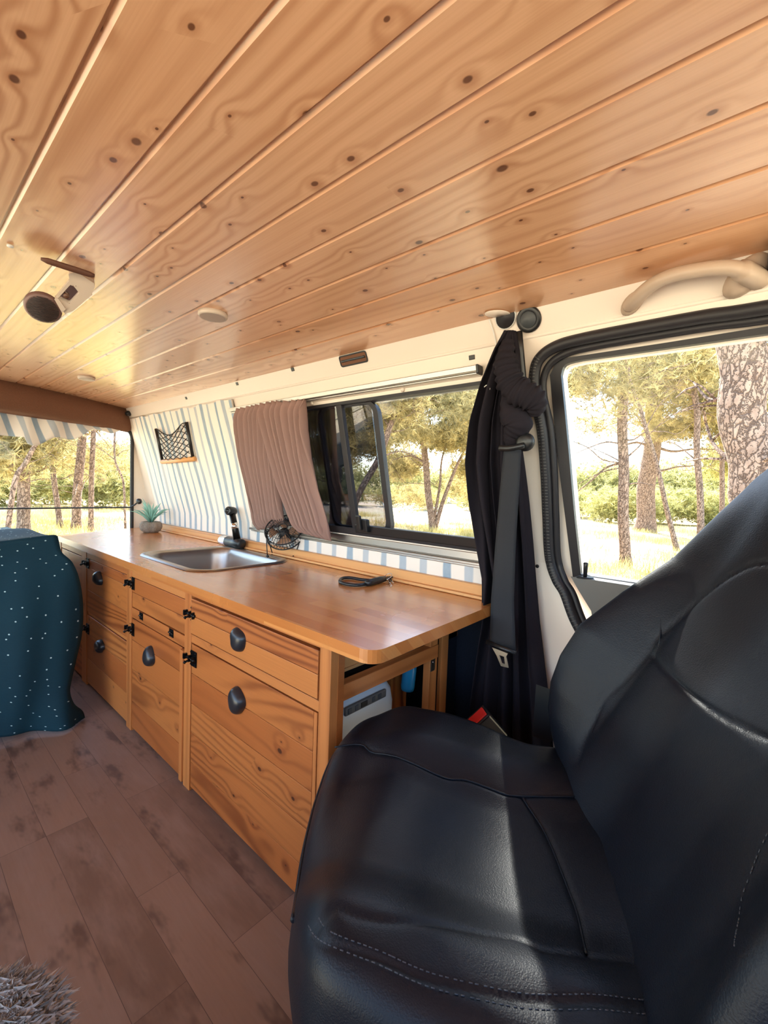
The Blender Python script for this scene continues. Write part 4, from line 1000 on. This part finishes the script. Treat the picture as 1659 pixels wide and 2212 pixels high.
# ================================================================== BED
bt = thing('bed', (-2.5, -.2, 0), 'raised wooden bed platform under the teal quilt at the rear', 'bed')
mb = MB(); mb.box(-3.0, -2.16, -.95, .42, .58, .60); obj('platform', mb, M['cab'], bt)
for x in (-2.95, -2.20):
    for y in (-.9, .36): mb = MB(); mb.box(x-.02, x+.02, y-.02, y+.02, 0, .58, 'z'); obj('leg', mb, M['cab'], bt)
mb = MB(); mb.box(-3.0, -2.14, -.95, .43, .60, .70); obj('mattress', mb, plain('grey mattress', lin(120,116,110), .9), bt, bevel=.03)
QX = -2.04
edge_px = [(122,1158),(134,1192),(158,1215),(172,1250),(178,1300),(174,1360),(160,1410),(147,1460),(145,1490),(158,1520),(180,1540),(183,1552)]
EQ = [onX(x, y, QX+.03*math.sin(i*.8)) for i, (x, y) in enumerate(edge_px)]
EQ = smooth(EQ, 4)
hem_z = .0
def qf(u, v):
    e = interp(EQ, v); y = pt(e[1], -.95, u**.9)
    base0 = EQ[0]; zt = EQ[0][2]; z = e[2]
    if u > 0: z = pt(e[2], pt(zt-.012*math.sin(min(1,u*6)*PI)-.015, .03, v), min(1, u*6))
    fold = .030*math.sin(y*17+1.2*math.sin(v*3))*v**.8+.014*math.sin(y*41+v*2)*v
    x = QX+fold*1.2+.02*v
    return (x, y, max(z, .006))
mb = MB(); mb.grid(qf, 140, 60, uvf=lambda u, v: (u*1.4, v*.75))
def qt(u, v):
    e = EQ[0]; y = pt(e[1], -.95, u**.9); x = pt(QX, -3.02, v)
    zt = qf(u, 0)[2]; return (x, y, zt+.006*math.sin(v*9+y*7)*min(1, v*9)-.05*v)
mb.grid(qt, 140, 40, uvf=lambda u, v: (u*1.4, -v*1.0))
def qs(u, v):
    e = EQ[0]; x = pt(QX, -3.02, u); z0 = qt(0, u)[2]; return (x, e[1]+.03*math.sin(v*PI*.5)+.012*math.sin(x*21)*v, pt(z0, .42, v))
mb.grid(qs, 40, 16, uvf=lambda u, v: (u*1.0+3, v*.35))
o_ = obj('quilt', mb, M['quilt'], solid=.008); tag(o_, 'dark teal quilt with pale dots draped over the bed down to the floor', 'quilt')
mb = MB(); a = onX(0, 1176, QX-.12); mb.tube(smooth([onX(*p, QX-.10) for p in ((-60,1195),(0,1178),(40,1172),(80,1168),(112,1160))], 5), .012, 8, flat=.5); obj('folded_edge', mb, M['dark'], o_)
# ---- shaggy stool
sc = onZ(-30, 2200, .30)
SC = (sc[0], sc[1]); 
SC = (-.640, .02); RS = .125; SH = .335
mb = MB(); mb.lathe([(.001, 0), (RS*.92, 0), (RS*.96, .04), (RS*.96, SH-.05), (RS*.9, SH-.015), (RS*.6, SH), (.001, SH+.004)], (SC[0], SC[1], 0), n=40)
fur = plain('grey shaggy fleece', lin(176,166,156), .95, .1, nz=.5, nsc=60)
stl = thing('fleece_stool', (SC[0], SC[1], 0), 'round pouf covered in shaggy grey fleece on the brown floor', 'stool'); obj('core', mb, fur, stl)
mb = MB(); rnd = random.Random(4)
for k in range(26000):
    a = rnd.random()*2*PI
    if rnd.random() < .55: r = RS*.97*math.sqrt(rnd.random()); b = Vector((SC[0]+r*math.cos(a), SC[1]+r*math.sin(a), SH-.004-.035*max(0, r/RS-.7)/.3)); nn = Vector((math.cos(a)*r/RS*.8, math.sin(a)*r/RS*.8, 1))
    else: b = Vector((SC[0]+RS*.95*math.cos(a), SC[1]+RS*.95*math.sin(a), rnd.random()*(SH-.03)+.01)); nn = Vector((math.cos(a), math.sin(a), -.3))
    nn = (nn+Vector((rnd.gauss(0, .5), rnd.gauss(0, .5), rnd.gauss(0, .3)))).normalized(); sd = nn.orthogonal().normalized()*.0007; L_ = .008+.009*rnd.random()
    cu2 = Vector((rnd.gauss(0, .8), rnd.gauss(0, .8), -.5))*L_*.6
    mb.quadset([b-sd, b+sd, b+nn*L_*.6+sd*.7, b+nn*L_+cu2], [(0, 1, 2, 3)])
o_ = obj('fleece', mb, fur, stl); o_['kind'] = 'stuff'
# ================================================================== CEILING FITTINGS
for (px, py, r, lb) in ((460,683,.037,'round off white puck light on the pine ceiling, nearer the middle'), (187,818,.034,'round off white puck light on the pine ceiling near the rear beam')):
    q = onZ(px, py, ceil_z(.58)-.008); t_ = thing('ceiling_light', (q[0], q[1], ceil_z(q[1])-.014), lb, 'light', 'round puck lights on the ceiling')
    zc_ = ceil_z(q[1]); mb = MB(); mb.lathe([(.001, 0), (r, 0), (r, -.009), (r-.003, -.013), (r-.006, -.012)], (q[0], q[1], zc_+.001), n=32, close=False); obj('housing', mb, M['lampw'], t_)
    mb = MB(); mb.lathe([(r-.005, -.0125), (.001, -.013)], (q[0], q[1], zc_+.001), n=32, close=False); obj('diffuser', mb, plain('diffuser', lin(180,160,146), .5), t_)
zc_ = ceil_z(.3)
CLp = thing('clip_lamp', tuple(onZ(150, 620, zc_)), 'worn clip lamp with a round ribbed head hung below the pine ceiling', 'lamp')
a, b = onZ(88, 559, zc_-.012), onZ(204, 596, zc_-.012)
mb = MB(); mb.tube([a, pt(a, b, .12), pt(a, b, .5), pt(a, b, .9), b], [.003, .0065, .007, .0065, .004], 8, flat=.7); obj('mount_bar', mb, plain('rust brown metal', lin(96,60,44), .6), CLp)
LO = onZ(165, 588, zc_-.004); LN = -np.array([LO[0], LO[1], 0])/np.hypot(LO[0], LO[1]); LN = LN*.70+np.array([0, 0, -.72]); LN /= np.linalg.norm(LN)
def slab(pts, z, th, mat, name, holes=(), bev=.003):
    mb = MB(); mb.prism(pts, lambda u, v, d: tuple(onP(u, v, LO+LN*z, LN)+LN*d), 0, -th, holes=holes); return obj(name, mb, mat, CLp, bevel=bev)
slab([(148,592),(165,587),(203,612),(205,620),(196,640),(170,632),(150,606)], 0.0, .022, M['lampw'], 'bracket')
slab([(150,606),(200,636),(158,672),(140,678),(118,646)], -.002, .010, M['lampw'], 'frame', holes=[[(152,615),(176,628),(150,656),(126,644)]])
slab([(150,612),(180,630),(152,660),(122,646)], -.008, .003, M['chrome'], 'reflector')
for p in ((164,618),(143,641)):
    q = onP(*p, LO, LN); mb = MB(); mb.lathe([(.001, 0), (.006, .002), (.006, .012), (.001, .014)], q, -LN, n=12); obj('knob', mb, plain('brown bulb', lin(100,66,50), .4), CLp)
q = onP(93, 668, LO, LN); mb = MB(); hs_ = 25*np.linalg.norm(q-O3)/FPX; mb.lathe([(.001, 0), (hs_*.85, 0), (hs_, .004), (hs_, .012), (hs_*.85, .020), (.001, .021)], q, -LN, 30, sx=1, sy=1); hd = obj('head', mb, plain('brown plastic', lin(112,84,78), .4), CLp)
mb = MB()
for k in range(-9, 10):
    rr_ = hs_*.84; d_ = k*rr_/9.6; hw = math.sqrt(max(0, rr_**2-d_**2)); e1_ = np.cross(LN, (0, 0, 1.)); e1_ /= np.linalg.norm(e1_); e2_ = np.cross(LN, e1_); mb.tube([q+e2_*d_-e1_*hw+LN*.0012, q+e2_*d_+e1_*hw+LN*.0012], .0010, 4)
obj('grille', mb, M['blackp'], hd)
slab([(117,646),(124,643),(142,668),(134,676)], 0.002, .014, M['lampw'], 'clip')
q = onZ(22, 530, zc_-.001); mb = MB(); mb.lathe([(.001, 0), (.0055, 0), (.0055, -.003), (.001, -.004)], q, n=14); o_ = obj('screw_cap', mb, M['white']); tag(o_, 'small white screw cap on the pine ceiling behind the clip lamp', 'screw cap')
mb = MB(); q = onZ(1265, 257, ceil_z(.4)-.001)
# ================================================================== OPPOSITE SIDE (behind the photographer)
mb = MB(); mb.box(-3.1, .75, -1.04, -1.0, 1.40, 1.48); mb.box(-3.1, -1.75, -1.04, -1.0, 0, .80); mb.box(-3.1, -3.0, -1.04, -1.0, .8, 1.4); mb.box(-1.85, -1.75, -1.04, -1.0, .8, 1.4); mb.box(-.42, -.34, -1.04, -1.0, 0, 1.4); mb.box(-.34, .75, -1.04, -1.0, 0, .75)
struct(obj('wall_left', mb, M['cream']), 'opposite side of the van with its sliding door open')
mb = MB(); mb.box(.75, .79, -1.04, 1.18, 0, .80); mb.box(.72, .79, -1.04, 1.03, 1.38, 1.47); struct(obj('wall_front', mb, M['lidgrey']), 'dashboard and windscreen header')
# ================================================================== OUTSIDE
GZ = -.55
mb = MB(); rnd = random.Random(2)
def gf(u, v):
    x = pt(-140, 90, u); y = pt(-60, 160, v); return (x, y, GZ+.05*math.sin(x*.7+y*.3)*(abs(x)+abs(y) > 8)+.04*math.sin(y*.9-x*.4)*(abs(x)+abs(y) > 8))
mb.grid(gf, 110, 110); o_ = obj('ground', mb, M['ground']); struct(o_, 'sandy clearing with dry grass under the pines')
def needle_mesh(name, n, R, seed, blade=.16, wd=.005, sprays=10):
    rn = np.random.RandomState(seed); vs = []; fs = []
    d = rn.normal(size=(n, 3)); d /= np.linalg.norm(d, axis=1)[:, None]; c = d*(rn.rand(n, 1)**.45)*R
    # cluster toward lumps
    lumps = rn.normal(size=(9, 3)); lumps /= np.linalg.norm(lumps, axis=1)[:, None]; lumps *= .62*np.array(R)
    c = c*.6+lumps[rn.randint(0, 9, n)]*.55
    for p in c:
        ax = rn.normal(size=3); ax /= np.linalg.norm(ax); ax[2] += .35
        for k in range(sprays):
            q = ax+rn.normal(size=3)*.55; q = q/np.linalg.norm(q)*blade*(.6+.6*rn.rand()); s_ = np.cross(q, rn.normal(size=3)); s_ = s_/np.linalg.norm(s_)*wd
            b = len(vs); vs += [p-s_, p+s_, p+q]; fs.append((b, b+1, b+2))
    me = bpy.data.meshes.new(name); me.from_pydata([tuple(v) for v in vs], [], fs); me.update(); return me
NM = [needle_mesh('needles', 1700, (1.5, 1.5, 1.0), i, .24, .010, 8) for i in range(3)]
for m_ in NM: m_.materials.append(M['needle'])
NS = [needle_mesh('needles', 420, (1.7, 1.7, 1.2), 30+i, .30, .009, 9) for i in range(2)]
for m_ in NS: m_.materials.append(M['needle'])
NB = [needle_mesh('foliage', 1500, (1.5, 1.5, 1.1), 10+i, .22, .012, 7) for i in range(2)]
for m_ in NB: m_.materials.append(M['needle2'])
def ground_at(px, py): q = onZ(px, py, GZ); return np.array([q[0], q[1], GZ])
def at_dist(px, py, D): r = ray(px, py); r = r/np.hypot(r[0], r[1]); return O3+r*D
def tree(label, base, pxs, wpx, D=None, crowns=(), extra=(), group=None, branches=(), taper=.85, cat='tree', nbr=11):
    """trunk through pixel points at the base's distance; crowns: (px, py, dist, scale, kind)"""
    if D is None: b = ground_at(*base); D = math.hypot(b[0], b[1])
    else: b = at_dist(*base, D); b[2] = GZ
    t = thing('pine_tree', tuple(b), label, cat, group)
    P = [b]+[at_dist(x, y, D) for x, y in pxs]
    # carry the trunk up beyond the window so it stands complete
    P.append(P[-1]+(P[-1]-P[-2])/np.linalg.norm(P[-1]-P[-2])*max(1.0, D*.12))
    sc_ = math.hypot(D, 0)/FPX/math.cos(.3); R0_ = wpx*.5*D/FPX
    Q = smooth(P, 8); Q0 = Q; n = len(Q); Rr = [R0_*(1.35-.35*min(1, i/4))*(1-(1-taper)*i/n*1.5) for i in range(n)]
    mb = MB(); mb.tube([q+np.array([math.sin(i*.4)*R0_*.12, 0, 0]) for i, q in enumerate(Q)], Rr, 14); obj('trunk', mb, M['bark'], t)
    for br in branches:
        pts_, w0 = br[0], br[1]; mb = MB(); dd = D+(br[2] if len(br) > 2 else 0)
        Q = smooth([at_dist(x, y, dd+.05*i*D*.1) for i, (x, y) in enumerate(pts_)], 5); r0 = w0*.5*D/FPX
        mb.tube(Q, [r0*(1-.7*i/len(Q)) for i in range(len(Q))], 6); obj('branch', mb, M['bark'], t)
    rb = random.Random(int(base[0]))
    for k in range(nbr):
        f_ = rb.uniform(.3, 1)*(n-1); p = np.array(Q0[int(f_)]); a = rb.uniform(0, 2*PI); L_ = rb.uniform(.08, .17)*D*.9
        d_ = np.array([math.cos(a), math.sin(a), rb.uniform(-.35, .45)]); pp = [p+d_*L_*t_+np.array([rb.gauss(0, .06), rb.gauss(0, .06), rb.gauss(0, .08)])*L_*t_*1.5+np.array([0, 0, .25*L_*t_*t_]) for t_ in (0, .25, .5, .75, 1)]
        r0 = max(.006, R0_*.16)*rb.uniform(.6, 1.2); Qb = smooth(pp, 3); mb = MB(); mb.tube(Qb, [r0*(1-.75*i/len(Qb)) for i in range(len(Qb))], 5)
        for j in range(3):
            i0 = rb.randrange(4, len(Qb)-1); e = Qb[i0]+np.array([rb.gauss(0, 1), rb.gauss(0, 1), rb.gauss(0, .7)])*L_*.3; mb.tube([Qb[i0], pt(Qb[i0], e, .5)+np.array([0, 0, .04*L_]), e], [r0*.5, r0*.35, r0*.12], 4)
        obj('branch', mb, M['bark'], t)
    for (x, y, dd, s_, kind) in crowns:
        q = at_dist(x, y, D+dd); me = (NM, NB, NS)[kind][int(x+y) % (3 if kind == 0 else 2)]
        o = bpy.data.objects.new('foliage', me); C.objects.link(o); o.parent = t
        o.location = Vector(q)-WL[t]; o.scale = (s_, s_, s_*.9); o.rotation_euler = (0, 0, (x*7+y) % 6); WL[o] = Vector(q)
    return t
G1 = 'pine trees around the clearing'
tree('slim straight pine standing by itself left of the middle in the cab door window', (1350,1228), [(1348,1150),(1347,1050),(1345,950),(1347,850),(1345,760)], 20,
     crowns=((1270,930,1.5,.5,2),(1290,850,-1,.8,2),(1250,780,0,.6,2),(1300,760,.8,.75,0),(1360,720,-.2,.8,0),(1250,830,1.2,.55,0)), branches=(([(1345,1000),(1310,1010),(1275,1040),(1240,1068)], 5), ([(1345,960),(1310,955),(1270,968),(1232,985)], 3.5), ([(1345,1010),(1300,1020),(1250,1045)], 3), ([(1352,990),(1380,965),(1400,940)], 4)), group=G1)
tree('thick grey pine right behind the slim straight one in the cab door window', (1392,1148), [(1395,1080),(1404,1000),(1412,900),(1425,780)], 32, crowns=((1500,740,-2,1.6,2),(1380,900,-4,1.2,2),(1420,830,-1.5,1.7,0),(1400,760,-3,1.6,0),(1440,930,-1,1.0,0)), branches=(([(1405,960),(1450,975),(1500,970),(1560,972)], 6), ([(1410,940),(1480,890),(1540,860)], 4)), group=G1)
tree('thin leaning pine stem crossing in front of the grey pine', (1462,1192), [(1445,1120),(1425,1030),(1403,950),(1385,890),(1370,850),(1353,775)], 9, crowns=((1355,730,0,.7,0),), branches=(([(1395,925),(1420,880),(1460,840)], 2.5), ([(1372,850),(1340,845),(1300,810)], 2.5)), taper=.7, group=G1)
tree('thin reddish pine left of the very thick trunk in the cab door window', (1516,1130), [(1512,1060),(1505,960),(1505,880),(1492,800),(1480,745)], 11, D=18, crowns=((1560,780,-2,1.1,2),(1480,880,2,1.2,2),(1550,950,3,1.1,2),(1600,880,4,1.2,2),(1500,800,-.5,1.0,0),(1540,880,1,.8,0),(1470,730,0,1.1,0)), branches=(([(1508,900),(1540,850),(1580,835)], 3), ([(1510,1000),(1460,960),(1430,955)], 3)), group=G1)
tree('very thick near pine trunk with plated bark right in the cab door window', (1650,1230), [(1640,1140),(1625,1040),(1612,940),(1603,840),(1600,740)], 66, D=5.5, crowns=((1640,700,1.5,.8,0),), taper=1.0, group=G1)
tree('spindly pine low behind the seat edge in the cab door window', (1562,1100), [(1560,1050),(1560,990),(1555,930)], 8, D=22, crowns=((1570,900,0,1.3,0),(1580,1000,3,1.4,1)), group=G1)
tree('forked pine standing on a mound in the clear half of the side window', (935,1147), [(928,1090),(922,1030),(915,960),(908,890),(905,830)], 15, crowns=((1000,900,-3,1.0,2),(900,930,-3,.9,2),(1010,1060,3,1.0,2),(880,1080,3,.9,2),(830,950,4,1.2,2),(905,850,0,1.3,0),(960,950,1.5,.9,0),(1020,1010,2,.8,0),(860,1010,1,.8,0),(1040,880,1,1.0,0),(840,880,2,1.0,0),(960,870,1,1.2,0),(870,930,-1,.9,0),(990,940,0,1.1,0),(880,1000,2,.9,0),(1000,830,-1,1.2,0)),
     branches=(([(940,1140),(958,1080),(985,1010),(1010,960)], 11), ([(938,1120),(950,1050),(955,990),(975,930)], 7), ([(918,1000),(890,985),(860,990),(830,1000)], 5), ([(915,960),(945,920),(985,900),(1030,890)], 4)), group=G1)
tree('reddish pine leaning right across the side window from behind the tinted panes', (735,1150), [(770,1080),(816,995),(842,922),(863,870),(880,820)], 14, D=9.5, crowns=((850,840,0,.9,0),(800,880,1,1.0,0),(760,860,0,1.0,0)), branches=(([(820,990),(860,975),(900,985)], 4), ([(842,925),(820,890),(800,860)], 4)), group=G1)
tree('dark pine trunk seen through the tinted panes of the side window', (722,1140), [(725,1080),(728,1000),(730,930),(735,870)], 26, D=11, crowns=((740,900,-1,.9,0),(690,880,0,1.0,0),(700,980,1,.8,0),(780,960,1.5,.8,0)), branches=(([(728,1000),(760,940),(790,900)], 6),), group=G1)
tree('slanting pine trunk left in the rear window', (5,1103), [(30,1050),(55,1000),(81,950),(100,900)], 8, D=9, crowns=((90,880,0,.6,0),), group=G1)
tree('stout upright pine trunk left in the rear window', (50,1147), [(51,1080),(52,1010),(54,950),(56,880)], 19, D=13, crowns=((30,900,0,1.1,0),(-30,960,0,1.2,0)), group=G1)
tree('curving slim pine beside the stout trunk in the rear window', (130,1132), [(124,1090),(117,1040),(111,980),(104,900)], 9, D=16, crowns=((110,900,1,1.0,0),), group=G1)
tree('pale broad pine in the middle of the rear window', (165,1135), [(166,1080),(172,1010),(178,940),(184,880)], 15, D=15, crowns=((230,1000,3,1.0,2),(120,1000,4,1.0,2),(20,1020,5,1.2,2),(150,900,2,1.0,0),(200,880,1,.9,0)), group=G1)
tree('slim dark pine right of the pale broad one in the rear window', (196,1136), [(197,1080),(199,1000),(202,930),(204,880)], 9, D=14, crowns=((215,880,1,.8,0),), group=G1)
tree('bare bending sapling at the right edge of the rear window', (272,1120), [(268,1060),(263,1030),(250,1000),(247,960),(249,920)], 4, D=11, branches=(([(250,995),(225,975),(205,960)], 2), ([(248,960),(262,940),(275,925)], 1.8), ([(252,985),(265,975),(280,970)], 1.8), ([(249,940),(235,920),(225,900)], 1.6)), group=G1)
# unseen pines added to screen the sun from worktop, seat and cab door
def shade_tree(x, y, z, s_, label, bx, by):
    t = thing('pine_tree', (bx, by, GZ), label, 'tree', G1)
    mb = MB(); mb.tube(smooth([(bx, by, GZ), (bx, by, 2.2), (pt(bx, x, .35), pt(by, y, .35), z*.65), (x, y, z)], 6), [.16]*7+[.13]*6+[.08]*6, 12); obj('trunk', mb, M['bark'], t)
    for k in range(3):
        o = bpy.data.objects.new('foliage', NM[k]); C.objects.link(o); o.parent = t; p = Vector((x+.6*math.cos(k*2.1)*s_, y+.6*math.sin(k*2.1)*s_, z+.3*k*s_))
        o.location = p-WL[t]; o.scale = (s_,)*3; o.rotation_euler = (0, 0, k*2); WL[o] = p
    return t
for (dx, k_, s_, bx, by, lb) in ((-1.95, 9.0, .42, -3.5, 7.3, 'added sun-screen pine hidden behind the black curtain, its crown high above the taupe curtains'),
                             (-1.45, 9.6, .42, -4.0, 8.6, 'added sun-screen pine hidden behind the black curtain, its crown high above the side window'),
                             (-.98, 9.9, .17, -3.6, 8.0, 'slimmest added sun-screen pine hidden behind the black curtain, small crown over the clear window'),
                             (.12, 9.2, .36, -3.0, 6.0, 'added sun-screen pine hidden behind the belt pillar, its crown high above the cab door')):
    p = np.array([dx, 1.12, 1.42 if dx == -.98 else 1.03])+np.array(SUN)*k_
    shade_tree(p[0], p[1], p[2], s_, lb, bx, by)
# background belt of bushes and far trees
rnd = random.Random(11); k = 0
for (px0, px1, D, s0, s1, npl) in ((1215, 1600, 30, 1.0, 1.4, 6), (1215, 1659, 50, 2.6, 3.2, 7), (640, 1060, 34, 1.0, 1.4, 5), (640, 1060, 55, 2.4, 3.0, 5), (-60, 300, 28, 1.2, 1.6, 5), (-60, 300, 48, 2.4, 3.2, 6)):
    for j in range(npl):
        px = px0+(px1-px0)*(j+.5)/npl+rnd.uniform(-12, 12); s_ = rnd.uniform(s0, s1); q = at_dist(px, 1060, D+rnd.uniform(-2, 3))
        o = bpy.data.objects.new('pine_bush', NB[k % 2]); C.objects.link(o); o.location = (q[0], q[1], GZ+.75*s_); o.scale = (s_*1.2, s_*1.2, s_); o.rotation_euler = (0, 0, rnd.random()*6); k += 1
        wn_ = 'cab door window' if px0 > 1200 else ('clear half of the side window' if px0 > 600 else 'rear window'); fr_ = 'low rounded pine bush in the nearer green belt seen through the ' if s1 < 2 else 'tall pale pine bush in the farther hedge seen through the '; tag(o, fr_+wn_, 'bush', ('nearer' if s1 < 2 else 'farther')+' bushes seen through the '+wn_)
# dry grass tufts
def tuft_mesh(seed):
    rn = np.random.RandomState(seed); vs = []; fs = []
    for k in range(260):
        p = rn.normal(size=3)*np.array([.35, .35, 0]); q = np.array([rn.normal()*.06, rn.normal()*.06, .10+.16*rn.rand()]); s_ = np.array([rn.normal(), rn.normal(), 0]); s_ = s_/np.linalg.norm(s_)*.006
        b = len(vs); vs += [p-s_, p+s_, p+q]; fs.append((b, b+1, b+2))
    return vs, fs
mb_v = []; mb_f = []
base = [tuft_mesh(i) for i in range(3)]
for j in range(230):
    px = rnd.choice((rnd.uniform(1230, 1640), rnd.uniform(640, 1050), rnd.uniform(-40, 290))); D = rnd.uniform(6, 24); q = at_dist(px, 1060, D); vs, fs = base[j % 3]; b = len(mb_v); s_ = rnd.uniform(.7, 1.5)
    mb_v += [(q[0]+v[0]*s_, q[1]+v[1]*s_, GZ+v[2]*s_) for v in vs]; mb_f += [tuple(i+b for i in f) for f in fs]
me = bpy.data.meshes.new('dry_grass'); me.from_pydata(mb_v, [], mb_f); me.materials.append(needlem('dry grass', lin(176,160,90), lin(226,206,140)))
o = bpy.data.objects.new('dry_grass', me); C.objects.link(o); tag(o, 'tufts of dry yellow grass scattered over the clearing', 'grass', kind='stuff')
